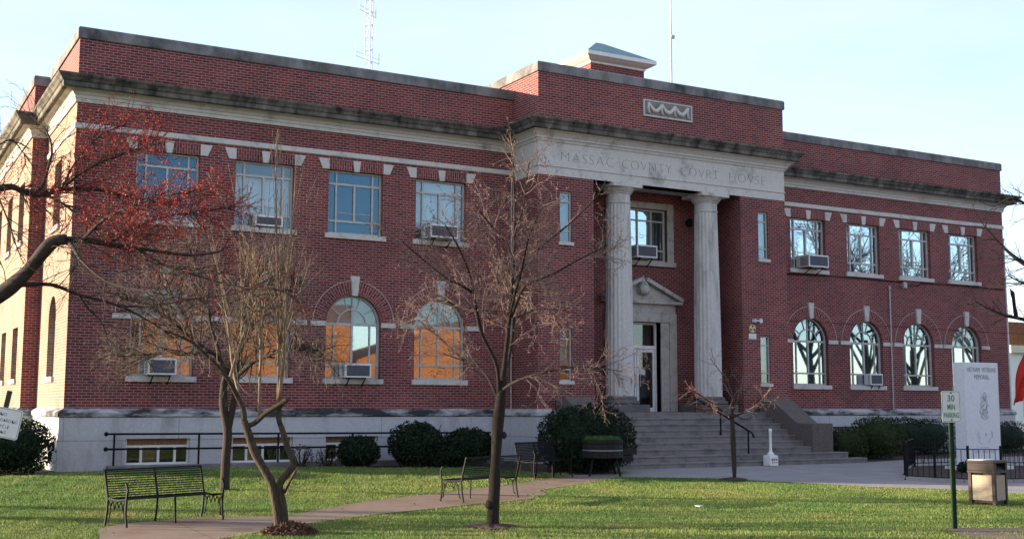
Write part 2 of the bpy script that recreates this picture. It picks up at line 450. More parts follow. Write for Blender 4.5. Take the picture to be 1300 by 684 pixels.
# ================================================================== SETTING: ground, path, plaza, pavement, road
def sheet(name, poly, mat, lift, step=0.5, kind='structure'):
    n = len(poly); pts = []; edges = []
    for i in range(n):
        a, b = Vector(poly[i]), Vector(poly[(i+1) % n]); k = max(1, int((b-a).length/step))
        for j in range(k): pts.append(a.lerp(b, j/k))
    nb = len(pts); edges = [(i, (i+1) % nb) for i in range(nb)]
    xs = [p.x for p in pts]; ys = [p.y for p in pts]
    for x in np.arange(min(xs)+step*.5, max(xs), step):
        for y in np.arange(min(ys)+step*.5, max(ys), step): pts.append(Vector((x+0.01*math.sin(y*7), y)))
    vs, es, fs, *_ = delaunay_2d_cdt(pts, edges, [list(range(nb))], 1, 1e-5)
    mb = MB(); mb.v = [(p.x, p.y, ground(p.x, p.y)+lift) for p in vs]
    for f in fs:
        f = list(f); a, b, c = (vs[k] for k in f[:3])
        if (b-a).cross(c-a) < 0: f.reverse()
        mb.f.append(f); mb.uv.append(None); mb.mi.append(0)
    return tag(mb.build(name, mat), kind=kind)

xs = sorted(set([-900, -300, -120, -60, -40] + [x*1.0 for x in range(-30, 61)] + [75, 120, 300, 900]))
ys = sorted(set([-900, -300, -120, -70, -50, -40] + [y*0.5 for y in range(-64, 13)] + [10, 20, 40, 80, 200, 500, 1200]))
mb = MB(); mb.v = [(x, y, ground(x, y)) for y in ys for x in xs]; nx = len(xs)
for j in range(len(ys)-1):
    for i in range(nx-1):
        mb.f.append([j*nx+i, j*nx+i+1, (j+1)*nx+i+1, (j+1)*nx+i]); mb.uv.append(None); mb.mi.append(0)
tag(mb.build('ground', 'turf'), kind='structure')

PATH = [(-4.8,-18.1),(-2.85,-15.7),(-1.5,-13.7),(-1.3,-12.5),(-0.9,-12.0),(0.5,-11.55),(1.35,-11.75),(1.9,-11.95),(3.2,-10.8),(4.53,-9.8),(6.22,-9.1),(8.67,-7.75),(11.2,-6.1),
        (12.25,-6.85),(10.89,-7.85),(9.4,-8.75),(8.6,-9.25),(8.3,-10.1),(7.4,-10.9),(5.9,-11.35),(4.93,-11.75),(3.6,-12.2),(2.08,-12.96),(1.0,-13.75),(0.1,-14.44),(-2.0,-16.8),(-3.6,-18.9)]
PLAZA = [(11.2,-6.1),(11.9,-5.92),(13.4,-5.82),(13.5,-4.55),(23.5,-4.55),(26.2,-4.0),(45,-4.0),(45,-19.0),(24,-19.0),(20.5,-15.6),(18.5,-13.9),(17.4,-12.1),(16.45,-11.35),(16.1,-10.5),(15.2,-9.2),(14.5,-8.05),(13.3,-7.35),(12.25,-6.85)]
BED = [(-4,0.6),(-4,-2.0),(-0.4,-1.7),(-0.3,-0.1),(0.9,-0.1),(0.9,-0.75),(6.0,-0.8),(6.4,-1.3),(8.0,-2.0),(10.6,-2.4),(11.1,-4.6),(11.9,-5.9),(13.35,-5.8),(13.4,-0.1),(13,0.6)]
sheet('path', PATH, 'path concrete', 0.012)
sheet('plaza', PLAZA, 'plaza concrete', 0.016, 0.8)
sheet('planting_bed', BED, 'mulch', 0.006, 0.5)
sheet('right_planting_bed', [(22.6,-0.1),(23.5,-4.5),(26.2,-3.95),(37,-3.95),(37,-0.1)], 'mulch', 0.006, 0.5)
sheet('gravel_patch', [(10.2,-19.3),(10.65,-18.6),(11.0,-18.35),(11.5,-18.7),(12.3,-19.1),(12.7,-19.7),(12.0,-20.3),(10.4,-20.3)], 'dusty soil', 0.010, 0.2)
mb = MB(); mb.box(-80, 90, -23.2, -20.4, -0.40, -0.22)
tag(mb.build('sidewalk', 'plaza concrete'), kind='structure')
mb = MB(); mb.box(-80, 90, -23.36, -23.2, -0.55, -0.225)
tag(mb.build('kerb', 'step concrete'), kind='structure')
mb = MB(); mb.face([(-300,-46,-0.243),(300,-46,-0.243),(300,-23.36,-0.243),(-300,-23.36,-0.243)])
tag(mb.build('road', 'asphalt'), kind='structure')

# ================================================================== COURTHOUSE
XL, XR, PY = 13.094, 22.906, -1.552
NX0, NX1, NY = 15.09, 20.96, 0.10           # entrance niche
W, DEPTH = 36.0, 20.0
ZB, ZF = Z0, Z0+7.977                        # brick from .. to
ZE = Z0+7.088                                # underside of the portico entablature
court = empty('courthouse', (18, 0, 0), 'two storey red brick courthouse with stone cornice and two columns at its entrance', 'courthouse')
court.location = (0, 0, 0)
front = lambda y: (lambda a, b, d: (a, y+d, b))          # front walls face -y; depth runs to +y
sidex = lambda x: (lambda a, b, d: (x+d, -a, b))         # left walls face -x; a = -y

def wall(name, outer, holes, fn, depth, mat, parent):
    """sheet with openings, each opening with its reveal"""
    loops = [[Vector((a, b, 0)) for a, b in outer]] + [[Vector((a, b, 0)) for a, b in h] for h in holes]
    flat = [p for l in loops for p in l]
    mb = MB()
    for t in tessellate_polygon(loops):
        a, b, c = (flat[i] for i in t)
        if (b-a).cross(c-a).z < 0: b, c = c, b
        pts = [fn(p.x, p.y, 0) for p in (a, b, c)]
        mb.face(pts)
    for h in holes:
        n = len(h)
        for i in range(n):
            (a0, b0), (a1, b1) = h[i], h[(i+1) % n]
            mb.face([fn(a0, b0, 0), fn(a0, b0, depth), fn(a1, b1, depth), fn(a1, b1, 0)])
    return mb.build(name, mat, parent)

def rect(x0, x1, z0, z1): return [(x0, z0), (x1, z0), (x1, z1), (x0, z1)]
def arch(xc, hw, z0, zs, n=20):
    return [(xc-hw, z0), (xc+hw, z0)] + [(xc+hw*math.cos(math.pi*i/n), zs+hw*math.sin(math.pi*i/n)) for i in range(n+1)]

HW = 0.844
DX = [15.586, 12.901, 10.166, 7.405]
UX = [18-d for d in DX] + [18+d for d in reversed(DX)]
UZ0, UZ1 = Z0+5.024, Z0+6.880
AZ0, AZS = Z0+0.847, Z0+2.417
REC = 0.17
BW = [(1.55, 3.2), (4.34, 6.05), (7.0, 8.6), (27.4, 29.0), (30.2, 31.9), (33.0, 34.6)]
BZ0, BZ1 = Z0-1.45, Z0-0.78

holesL = [rect(x-HW, x+HW, UZ0, UZ1) for x in UX[:4]] + [arch(x, HW, AZ0, AZS) for x in UX[:4]]
holesR = [rect(x-HW, x+HW, UZ0, UZ1) for x in UX[4:]] + [arch(x, HW, AZ0, AZS) for x in UX[4:]]
wall('front_wall', rect(0, XL, ZB, ZF+.1), holesL, front(0), 0.45, 'red brick', court)
wall('front_wall', rect(XR, W, ZB, ZF+.1), holesR, front(0), 0.45, 'red brick', court)
PWIN = [(14.08, Z0+5.06, Z0+6.62), (14.08, Z0+0.84, Z0+2.42), (21.92, Z0+5.02, Z0+6.62), (21.92, Z0+0.84, Z0+2.43)]
PH = 0.215
wall('portico_pier', rect(XL, NX0, ZB, ZE), [rect(x-PH, x+PH, a, b) for x, a, b in PWIN[:2]], front(PY), 0.35, 'red brick', court)
wall('portico_pier', rect(NX1, XR, ZB, ZE), [rect(x-PH, x+PH, a, b) for x, a, b in PWIN[2:]], front(PY), 0.35, 'red brick', court)
mb = MB()
mb.face([(XL, 0, ZB), (XL, PY, ZB), (XL, PY, ZE), (XL, 0, ZE)])
mb.build('pier_side', 'red brick', court); mb = MB()
mb.face([(XR, PY, ZB), (XR, 0, ZB), (XR, 0, ZE), (XR, PY, ZE)])
mb.build('pier_side', 'red brick', court); mb = MB()
mb.face([(NX0, PY, ZB-.1), (NX0, NY, ZB-.1), (NX0, NY, ZE+.4), (NX0, PY, ZE+.4)])
mb.build('pier_side', 'red brick', court); mb = MB()
mb.face([(NX1, NY, ZB-.1), (NX1, PY, ZB-.1), (NX1, PY, ZE+.4), (NX1, NY, ZE+.4)])
mb.build('pier_side', 'red brick', court)
NW = (18-1.12, 18+1.12, Z0+4.90, Z0+6.67)    # window over the door
DR = (18-0.80, 18+0.80, Z0-0.10, Z0+2.86)    # doorway
wall('niche_wall', rect(NX0, NX1, Z0-0.10, ZE+.4), [rect(*NW), rect(*DR)], front(NY), 0.35, 'red brick', court)
mb = MB(); mb.box(NX0, NX1, PY+1.0, NY, ZE+0.25, ZE+0.38); mb.build('niche_ceiling', 'limestone carved', court)

# the left side elevation: flat, then a shallow bay
BAYX, BAY0, BAY1 = -0.432, 5.07, 14.93
def swin(y, w, z0, z1): return rect(-y-w/2, -y+w/2, z0, z1)
sideh = [swin(2.75, 1.30, UZ0, UZ1), [(p[0], p[1]) for p in arch(-2.65, 0.66, AZ0, AZS)]]
wall('side_wall', rect(-BAY0, 0, ZB, ZF+.1), sideh, sidex(0), 0.40, 'sun glare brick', court)
bayh = [swin(y, 1.3, UZ0, UZ1) for y in (7.0, 10.0, 13.0)] + [swin(y, 1.3, AZ0, AZS) for y in (7.0, 10.0, 13.0)]
wall('side_wall', rect(-BAY1, -BAY0, ZB, ZF), bayh, sidex(BAYX), 0.40, 'sun glare brick', court)
wall('side_wall', rect(-DEPTH, -BAY1, ZB, ZF), [], sidex(0), 0.40, 'sun glare brick', court)
mb = MB()
mb.face([(BAYX, BAY0, ZB), (0, BAY0, ZB), (0, BAY0, ZF), (BAYX, BAY0, ZF)])
mb.face([(0, BAY1, ZB), (BAYX, BAY1, ZB), (BAYX, BAY1, ZF), (0, BAY1, ZF)])
mb.face([(W, 0, 0), (W, DEPTH, 0), (W, DEPTH, ZF+.1), (W, 0, ZF+.1)])
mb.face([(W, DEPTH, 0), (0, DEPTH, 0), (0, DEPTH, ZF+.1), (W, DEPTH, ZF+.1)])
mb.build('back_wall', 'red brick', court)

# base of whitewashed concrete and its ledge
base_path = [(BAYX, BAY0), (0, BAY0), (0, 0)]
def bwall(x0, x1, wins):
    return wall('base_wall', rect(x0, x1, -0.3, ZB-.17), [rect(a, b, BZ0, BZ1) for a, b in wins], front(-0.12), 0.30, 'whitewashed concrete', court)
bwall(-0.12, XL-0.12, BW[:3]); bwall(XR+.12, W+.12, BW[3:])
mb = MB()
mb.face([(-.12, BAY0, -.3), (-.12, -.12, -.3), (-.12, -.12, ZB-.17), (-.12, BAY0, ZB-.17)])
mb.build('base_wall', 'whitewashed concrete', court); mb = MB()
mb.face([(BAYX-.12, BAY1, -.3), (BAYX-.12, BAY0-.12, -.3), (BAYX-.12, BAY0-.12, ZB-.17), (BAYX-.12, BAY1, ZB-.17)])
mb.face([(BAYX-.12, BAY0-.12, -.3), (-.12, BAY0-.12, -.3), (-.12, BAY0-.12, ZB-.17), (BAYX-.12, BAY0-.12, ZB-.17)])
mb.build('base_wall', 'whitewashed concrete', court); mb = MB()
mb.face([(XL-.12, -.12, -.3), (XL-.12, PY-.12, -.3), (XL-.12, PY-.12, ZB-.17), (XL-.12, -.12, ZB-.17)])
mb.build('base_wall', 'whitewashed concrete', court); mb = MB()
mb.face([(XR+.12, PY-.12, -.3), (XR+.12, -.12, -.3), (XR+.12, -.12, ZB-.17), (XR+.12, PY-.12, ZB-.17)])
mb.build('base_wall', 'whitewashed concrete', court); mb = MB()
mb.face([(XL-.12, PY-.12, -.3), (NX0, PY-.12, -.3), (NX0, PY-.12, ZB-.17), (XL-.12, PY-.12, ZB-.17)])
mb.build('base_wall', 'whitewashed concrete', court); mb = MB()
mb.face([(NX1, PY-.12, -.3), (XR+.12, PY-.12, -.3), (XR+.12, PY-.12, ZB-.17), (NX1, PY-.12, ZB-.17)])
mb.build('base_wall', 'whitewashed concrete', court); mb = MB()
mb.face([(W+.12, -.12, -.3), (W+.12, DEPTH, -.3), (W+.12, DEPTH, ZB-.17), (W+.12, -.12, ZB-.17)])
mb.build('base_wall', 'whitewashed concrete', court)
ledge = [(0, ZB+.004), (0.10, ZB-.05), (0.156, ZB-.10), (0.165, ZB-.20), (0.11, ZB-.24), (0.09, ZB-.24)]
for pth in ([(0, BAY0), (0, 0), (XL, 0), (XL, PY), (NX0, PY)], [(NX1, PY), (XR, PY), (XR, 0), (W, 0), (W, 6)], [(BAYX, BAY1), (BAYX, BAY0), (-.1, BAY0)]):
    MB().sweep(pth, ledge).build('base_ledge', 'stained ledge concrete', court)

# string course
sc = [(0, Z0+7.27), (0.035, Z0+7.28), (0.035, Z0+7.42), (0, Z0+7.43)]
MB().sweep([(0, BAY0), (0, 0), (XL, 0)], sc).build('string_course', 'limestone', court)
MB().sweep([(XR, 0), (W, 0), (W, 6)], sc).build('string_course', 'limestone', court)

# main cornice: pale architrave and bed mould below, blackened gutter mould above
lowp = [(0, Z0+7.97), (.05, Z0+7.97), (.05, Z0+8.06), (.075, Z0+8.075), (.075, Z0+8.15), (.11, Z0+8.17), (.14, Z0+8.22), (.22, Z0+8.26), (.30, Z0+8.275), (.30, Z0+8.30), (0, Z0+8.30)]
topp = [(0, Z0+8.28), (.40, Z0+8.28), (.42, Z0+8.30), (.42, Z0+8.41), (.455, Z0+8.43), (.50, Z0+8.50), (.555, Z0+8.55), (.571, Z0+8.605), (.25, Z0+8.66), (0, Z0+8.70)]
for pth in ([(0, BAY0), (0, 0), (XL, 0)], [(XR, 0), (W, 0), (W, DEPTH)], [(BAYX, BAY1), (BAYX, BAY0), (-0.0, BAY0)]):
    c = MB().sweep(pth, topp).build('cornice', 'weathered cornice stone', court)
    MB().sweep(pth, lowp).build('bed_mould', 'limestone', c)

# portico entablature
ent = [(.0, ZE), (.0, ZE+.25), (.03, ZE+.265), (.03, ZE+.30), (.0, ZE+.32), (.0, ZE+1.02), (.03, ZE+1.03), (.06, ZE+1.10), (.10, ZE+1.12), (.10, ZE+1.17), (.20, ZE+1.28), (.28, ZE+1.32), (.28, ZE+1.36), (-.5, ZE+1.36), (-.5, ZE)]
ppath = [(XL, 0.0), (XL, PY), (XR, PY), (XR, 0.0)]
ent_o = MB().sweep(ppath, ent).build('entablature', 'limestone', court)
mb = MB(); mb.box(NX0, NX1, PY+.5, PY+1.0, ZE+.0, ZE+.5); mb.build('soffit', 'limestone carved', ent_o)
ptop = [(0, ZE+1.34), (.38, ZE+1.34), (.40, ZE+1.36), (.40, ZE+1.47), (.43, ZE+1.49), (.47, ZE+1.55), (.53, ZE+1.60), (.545, ZE+1.66), (.25, ZE+1.72), (0, ZE+1.76)]
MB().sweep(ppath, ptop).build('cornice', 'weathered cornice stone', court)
for word, a, b in (('MASSAC', 13.92, 15.85), ('COVNTY', 16.18, 18.09), ('COVRT', 18.48, 20.04), ('HOVSE', 20.51, 22.06)):
    text_mesh('inscription', word, 'engraved grey', 0.34, lambda x, y, d, a=a, b=b: ((a+b)/2+x, PY-0.003-d, Z0+7.70+y), b-a, 0.28, 0.004, parent=ent_o, offset=-0.012, spacing=1.15)

# parapets and copings
ZPB, ZPT = Z0+8.6, Z0+10.004
def parapet(path, zt, ch):
    p = MB().sweep(path, [(0, ZPB), (0, zt-ch), (-.38, zt-ch), (-.38, ZPB)]).build('parapet', 'red brick', court)
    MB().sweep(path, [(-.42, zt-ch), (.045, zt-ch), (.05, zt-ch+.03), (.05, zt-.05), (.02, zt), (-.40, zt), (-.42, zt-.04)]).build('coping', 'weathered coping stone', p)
parapet([(0, BAY0), (0, 0), (XL, 0)], ZPT, 0.31)
parapet([(XR, 0), (W, 0), (W, DEPTH)], ZPT, 0.31)
parapet([(BAYX, BAY1), (BAYX, BAY0), (-.001, BAY0)], ZPT-.15, 0.31)
parapet([(XL, 3.2), (XL, PY), (XR, PY), (XR, 3.2)], Z0+10.589, 0.31)
mb = MB(); mb.box(.1, W-.1, .1, DEPTH-.05, Z0+8.9, Z0+9.0); mb.box(XL+.1, XR-.1, PY+.1, 3.2, Z0+9.2, Z0+9.3)
mb.build('roof', 'roof felt', court)
# garland relief over the inscription
mb = MB(); mb.box(17.06, 18.90, PY-.03, PY+.05, Z0+9.40, Z0+9.86)
rel = mb.build('relief_panel', 'dim relief stone', court)
mb = MB(); mb.box(17.0, 18.96, PY-.045, PY-.002, Z0+9.35, Z0+9.40); mb.box(17.0, 18.96, PY-.045, PY-.002, Z0+9.86, Z0+9.90)
mb.box(17.0, 17.05, PY-.045, PY-.002, Z0+9.40, Z0+9.86); mb.box(18.91, 18.96, PY-.045, PY-.002, Z0+9.40, Z0+9.86)
mb.build('relief_border', 'limestone', rel)
mb = MB()
for k in range(3):
    xa, xb = 17.20+k*.52, 17.20+(k+1)*.52
    pts = [(xa+(xb-xa)*t, PY-.05, Z0+9.80-.26*math.sin(math.pi*t)) for t in np.linspace(0, 1, 11)]
    mb.tube(pts, [.03+.045*math.sin(math.pi*t) for t in np.linspace(0, 1, 11)], 8)
for k in range(4):
    x = 17.20+k*.52
    mb.tube([(x, PY-.05, Z0+9.80), (x-.02, PY-.05, Z0+9.62), (x+.02, PY-.05, Z0+9.45)], [.05, .04, .055], 7)
mb.build('garland', 'limestone', rel, smooth=True)

# columns
for cx_, lbl in ((16.33, None), (19.84, None)):
    cy_ = -1.10
    ztop = ZE
    prof = []
    zb, zt = Z0+0.40, ztop-0.62
    for i in range(15):
        t = i/14; prof.append((0.452-0.075*t**1.6, zb+(zt-zb)*t))
    col = MB().lathe(prof, 40, (cx_, cy_, 0), flute=0.055).build('column', 'column stone', court)
    cp = [(0.375, zt), (0.395, zt+.02), (0.395, zt+.06), (0.375, zt+.08), (0.375, zt+.30), (0.41, zt+.32), (0.41, zt+.35), (0.44, zt+.37), (0.52, zt+.47), (0.53, zt+.49)]
    MB().lathe(cp, 40, (cx_, cy_, 0)).build('capital', 'column stone', col, smooth=False)
    mb = MB(); mb.box(cx_-.56, cx_+.56, cy_-.56, cy_+.56, zt+.49, zt+.61); mb.build('abacus', 'limestone', col, bevel=.012)
    bp_ = [(0.60, Z0+.14), (0.63, Z0+.18), (0.62, Z0+.24), (0.55, Z0+.27), (0.53, Z0+.30), (0.55, Z0+.33), (0.53, Z0+.37), (0.46, Z0+.40)]
    MB().lathe(bp_, 40, (cx_, cy_, 0)).build('base', 'plinth stone', col, smooth=True)
    mb = MB(); mb.box(cx_-.68, cx_+.68, cy_-.68, cy_+.68, Z0-.10, Z0+.14); mb.build('plinth', 'plinth stone', col, bevel=.02)

# ------------------------------------------------------------------ windows
def voussoir(mb, poly, y0, y1):
    mb.prism(poly, lambda a, b, d: (a, d, b), y0, y1)

def backing(name, x0, x1, z0, z1, y, mat, parent):
    mb = MB(); mb.box(x0, x1, y, y+.03, z0, z1); return mb.build(name, mat, parent)

def upper_window(xc, blind, film, label=None):
    y = REC; fr = MB(); t = .055
    x0, x1, z0, z1 = xc-HW, xc+HW, UZ0, UZ1; h = z1-z0
    fr.box(x0, x0+t, y-.03, y+.05, z0, z1); fr.box(x1-t, x1, y-.03, y+.05, z0, z1)
    fr.box(x0+t, x1-t, y-.03, y+.05, z1-t, z1); fr.box(x0+t, x1-t, y-.03, y+.05, z0, z0+t)
    za, zb = z0+.205*h, z0+.79*h
    for zz in (za, zb): fr.box(x0+t, x1-t, y-.032, y+.045, zz-.03, zz+.03)
    for f in (.165, .835): 
        xx = x0+f*2*HW
        fr.box(xx-.025, xx+.025, y-.036, y+.040, z0+t, z1-t)
    fr.box(xc-.03, xc+.03, y-.040, y+.042, za+.03, zb-.03)
    fr.box(x0+t+.28, x1-t-.28, y-.026, y+.03, za+.25*h*.5, za+.25*h*.5+.022)
    win = fr.build('window', 'window frame paint' if not film else 'window frame paint', court)
    if label: win['label'] = label
    g = MB(); g.box(x0+t, x1-t, y+.008, y+.014, z0+t, z1-t)
    g.build('glass', 'blue film glass' if film else ('fan glass' if xc < 18 else 'window glass'), win)
    if blind == 'curtain': backing('curtain', x0, x1, z0, z1, y+.16, 'blue curtain', win)
    elif blind == 'greyblind':
        backing('blind', x0+.03, x1-.03, z0, z1, y+.12, 'grey panel', win)
    elif blind == 'fullblind':
        backing('blind', x0+.03, x1-.03, z0+.30*h, z1, y+.12, 'pale blind', win)
        backing('room', x0, x1, z0, z1, y+.24, 'dark room', win)
    elif blind == 'lowblind':
        backing('blind', x0+.03, x1-.03, z0+.22*h, z0+.80*h, y+.12, 'pale blind', win)
        backing('room', x0, x1, z0, z1, y+.24, 'blue curtain', win)
    else: backing('room', x0, x1, z0, z1, y+.24, 'dark room', win)
    sl = MB(); sl.box(xc-HW-.10, xc+HW+.10, -.07, y+.02, z0-.15, z0-.002); sl.build('sill', 'limestone', win, bevel=.01)
    lt = MB()
    for a, b in ((x0-.0, xc-.10), (xc+.10, x1+.0)):
        lt.face([(a, -.012, z1), (b, -.012, z1), (b, -.012, z1+.29), (a, -.012, z1+.29)], uv=[(0, a), (0, b), (.29, b), (.29, a)])
    lt.face([(x0, -.012, z1), (x0, .1, z1), (x1, .1, z1), (x1, -.012, z1)])
    lt.build('flat_arch', 'red brick', win)
    ks = MB()
    voussoir(ks, [(xc-.075, z1-.02), (xc+.075, z1-.02), (xc+.125, z1+.31), (xc-.125, z1+.31)], -.05, .05)
    for s in (-1, 1):
        e = xc+s*HW; p = [(e, z1+.0), (e+s*.20, z1+.0), (e+s*.33, z1+.31), (e, z1+.31)]
        if s < 0: p.reverse()
        sk = MB(); voussoir(sk, p, -.035, .05); sk.build('skewback', 'limestone', win, bevel=.008)
    ks.build('keystone', 'limestone', win, bevel=.008)
    return win

def arch_pts(xc, r, zs, n=24): return [(xc+r*math.cos(math.pi*i/n), zs+r*math.sin(math.pi*i/n)) for i in range(n+1)]
def arched_window(xc, back, fan, label=None):
    y = REC; t = .06; fr = MB()
    x0, x1, z0, zs = xc-HW, xc+HW, AZ0, AZS; h = zs-z0
    fr.box(x0, x0+t, y-.03, y+.05, z0, zs); fr.box(x1-t, x1, y-.03, y+.05, z0, zs)
    fr.box(x0+t, x1-t, y-.03, y+.05, z0, z0+t)
    fr.box(x0+t, x1-t, y-.034, y+.052, zs-.035, zs+.035)
    zl = z0+.27*h
    fr.box(x0+t, x1-t, y-.028, y+.045, zl-.03, zl+.03)
    for f in (.17, .83):
        xx = x0+f*2*HW; fr.box(xx-.022, xx+.022, y-.024, y+.04, z0+t, zs-.035)
    fr.box(xc-.03, xc+.03, y-.026, y+.042, zl+.03, zs-.035)
    N = 24
    def ringbar(ra, rb, ya, yb):
        for i in range(N):
            a0, a1 = math.pi*i/N, math.pi*(i+1)/N
            q = [(xc+r*math.cos(a), zs+r*math.sin(a)) for r, a in ((ra, a0), (rb, a0), (rb, a1), (ra, a1))]
            fr.prism(q, lambda a, b, d: (a, d, b), ya, yb)
    ringbar(HW-t, HW, y-.03, y+.05); ringbar(HW*.52-.018, HW*.52+.018, y-.02, y+.03)
    for a in (R(36), R(72), R(108), R(144)):
        fr.bar((xc+HW*.52*math.cos(a), y, zs+HW*.52*math.sin(a)), (xc+(HW-t)*math.cos(a), y, zs+(HW-t)*math.sin(a)), .028)
    fr.bar((xc, y, zs+.03), (xc, y, zs+HW-t), .034, up=(0, 1, 0))
    win = fr.build('window', 'window frame paint', court)
    if label: win['label'] = label
    g = MB(); g.box(x0+t, x1-t, y+.008, y+.014, z0+t, zs); g.build('glass', 'window glass', win)
    g = MB(); g.prism(arch_pts(xc, HW-.03, zs+.002), lambda a, b, d: (a, d, b), y+.008, y+.014); g.build('fan_glass', 'fan glass' if fan != 'dark' else 'shaded glass', win)
    g = MB(); g.prism(arch_pts(xc, HW, zs), lambda a, b, d: (a, d, b), y+.10, y+.13); g.build('fan_panel', 'grey panel' if fan != 'dark' else 'dark room', win)
    backing('blind' if back != 'dark room' else 'room', x0, x1, z0, zs, y+.20, back, win)  # grey panel backing: pale sheet added to haze the reflections, not a blind
    sl = MB(); sl.box(xc-HW-.08, xc+HW+.08, -.07, y+.02, z0-.15, z0-.002); sl.build('sill', 'limestone', win, bevel=.01)
    ring = MB(); RI, RO = HW, HW+.40
    for i in range(N):
        a0, a1 = math.pi*i/N, math.pi*(i+1)/N
        q = [(xc+r*math.cos(a), -.014, zs+r*math.sin(a)) for r, a in ((RI, a0), (RO, a0), (RO, a1), (RI, a1))]
        rm = 1.0
        ring.face(q, uv=[(.0, a0*rm), (.42, a0*rm), (.42, a1*rm), (.0, a1*rm)])
        ring.face([q[0], (q[0][0], .05, q[0][2]), (q[3][0], .05, q[3][2]), q[3]])
    ring.build('arch_ring', 'red brick', win)
    hood = MB()
    for i in range(N):
        a0, a1 = math.pi*i/N, math.pi*(i+1)/N
        q = [(xc+r*math.cos(a), zs+r*math.sin(a)) for r, a in ((RO, a0), (RO+.017, a0), (RO+.017, a1), (RO, a1))]
        hood.prism(q, lambda a, b, d: (a, d, b), -.022, .03)
    hood.build('arch_edge', 'limestone carved', win)
    st = MB()
    voussoir(st, [(xc-.085, zs+HW-.03), (xc+.085, zs+HW-.03), (xc+.14, zs+HW+.54), (xc-.14, zs+HW+.54)], -.085, .05)
    for s in (-1, 1):
        a, b = sorted((xc+s*HW, xc+s*(HW+.47))); im = MB(); im.box(a, b, -.04, .05, zs-.08, zs+.06); im.build('impost', 'limestone', win, bevel=.01)
    st.build('keystone', 'limestone', win, bevel=.01)
    return win

ub = [('curtain', True), ('lowblind', False), ('curtain', True), ('fullblind', False), ('greyblind', False), ('greyblind', False), ('greyblind', False), ('greyblind', False)]
for xc, (b, f) in zip(UX, ub): upper_window(xc, b, f)
ab = [('dark room', 'grey'), ('dark room', 'grey'), ('dark room', 'grey'), ('dark room', 'grey'), ('grey panel', 'dark'), ('grey panel', 'dark'), ('grey panel', 'dark'), ('pale blind', 'grey')]
for xc, (b, f) in zip(UX, ab): arched_window(xc, b, f)

def slit_window(xc, z0, z1):
    y = PY+.10; fr = MB(); x0, x1 = xc-PH, xc+PH; t = .045
    fr.box(x0, x0+t, y-.03, y+.04, z0, z1); fr.box(x1-t, x1, y-.03, y+.04, z0, z1)
    fr.box(x0+t, x1-t, y-.03, y+.04, z1-t, z1); fr.box(x0+t, x1-t, y-.03, y+.04, z0, z0+t)
    for f in (.22, .80):
        zz = z0+f*(z1-z0); fr.box(x0+t, x1-t, y-.026, y+.034, zz-.02, zz+.02)
    win = fr.build('slit_window', 'window frame paint', court)
    g = MB(); g.box(x0+t, x1-t, y+.006, y+.012, z0+t, z1-t); g.build('glass', 'fan glass', win)
    backing('blind', x0, x1, z0+.3*(z1-z0), z1, y+.12, 'grey panel', win); backing('room', x0, x1, z0, z1, y+.2, 'dark room', win)
    sl = MB(); sl.box(x0-.05, x1+.05, PY-.05, y, z0-.10, z0-.002); sl.build('sill', 'limestone', win)
for a in PWIN: slit_window(*a)

def basement_window(x0, x1):
    y = .02; fr = MB(); t = .05; zt = BZ0+.70*(BZ1-BZ0)
    fr.box(x0, x0+t, y-.03, y+.04, BZ0, BZ1); fr.box(x1-t, x1, y-.03, y+.04, BZ0, BZ1)
    fr.box(x0+t, x1-t, y-.03, y+.04, zt-.03, zt+.03); fr.box(x0+t, x1-t, y-.03, y+.04, BZ0, BZ0+t)
    for f in (.25, .52, .78): fr.box(x0+f*(x1-x0)-.03, x0+f*(x1-x0)+.03, y-.034, y+.036, BZ0+t, zt-.03)
    win = fr.build('basement_window', 'white paint', court)
    bd = MB(); bd.box(x0, x1, y+.0, y+.03, zt+.03, BZ1); bd.box(x0+.28*(x1-x0), x0+.49*(x1-x0), y+.05, y+.07, BZ0, zt); bd.build('board', 'brown board', win)
    g = MB(); g.box(x0+t, x1-t, y+.01, y+.016, BZ0+t, zt-.03); g.build('glass', 'door glass', win)
    backing('room', x0, x1, BZ0, BZ1, y+.18, 'dark room', win)
for a in BW: basement_window(*a)

def side_window(yc, w, z0, z1, x, name='window'):
    fr = MB(); t = .06; xx = x+.20
    fr.box(xx-.03, xx+.04, yc-w/2, yc-w/2+t, z0, z1); fr.box(xx-.03, xx+.04, yc+w/2-t, yc+w/2, z0, z1)
    fr.box(xx-.03, xx+.04, yc-w/2+t, yc+w/2-t, z1-t, z1); fr.box(xx-.03, xx+.04, yc-w/2+t, yc+w/2-t, z0, z0+t)
    fr.box(xx-.028, xx+.035, yc-.025, yc+.025, z0+t, z1-t)
    for f in (.22, .78): fr.box(xx-.025, xx+.03, yc-w/2+t, yc+w/2-t, z0+f*(z1-z0)-.02, z0+f*(z1-z0)+.02)
    win = fr.build(name, 'window frame paint', court)
    g = MB(); g.box(xx+.004, xx+.01, yc-w/2+t, yc+w/2-t, z0+t, z1-t); g.build('glass', 'door glass', win)
    mb = MB(); mb.box(xx+.15, xx+.18, yc-w/2, yc+w/2, z0, z1+.66); mb.build('room', 'dark room', win)
    s = MB(); s.box(x-.07, xx, yc-w/2-.08, yc+w/2+.08, z0-.14, z0-.002); s.build('sill', 'limestone', win)
side_window(2.75, 1.30, UZ0, UZ1, 0); side_window(2.65, 1.32, AZ0, AZS, 0)
for yy in (7.0, 10.0, 13.0):
    side_window(yy, 1.3, UZ0, UZ1, BAYX); side_window(yy, 1.3, AZ0, AZS, BAYX)

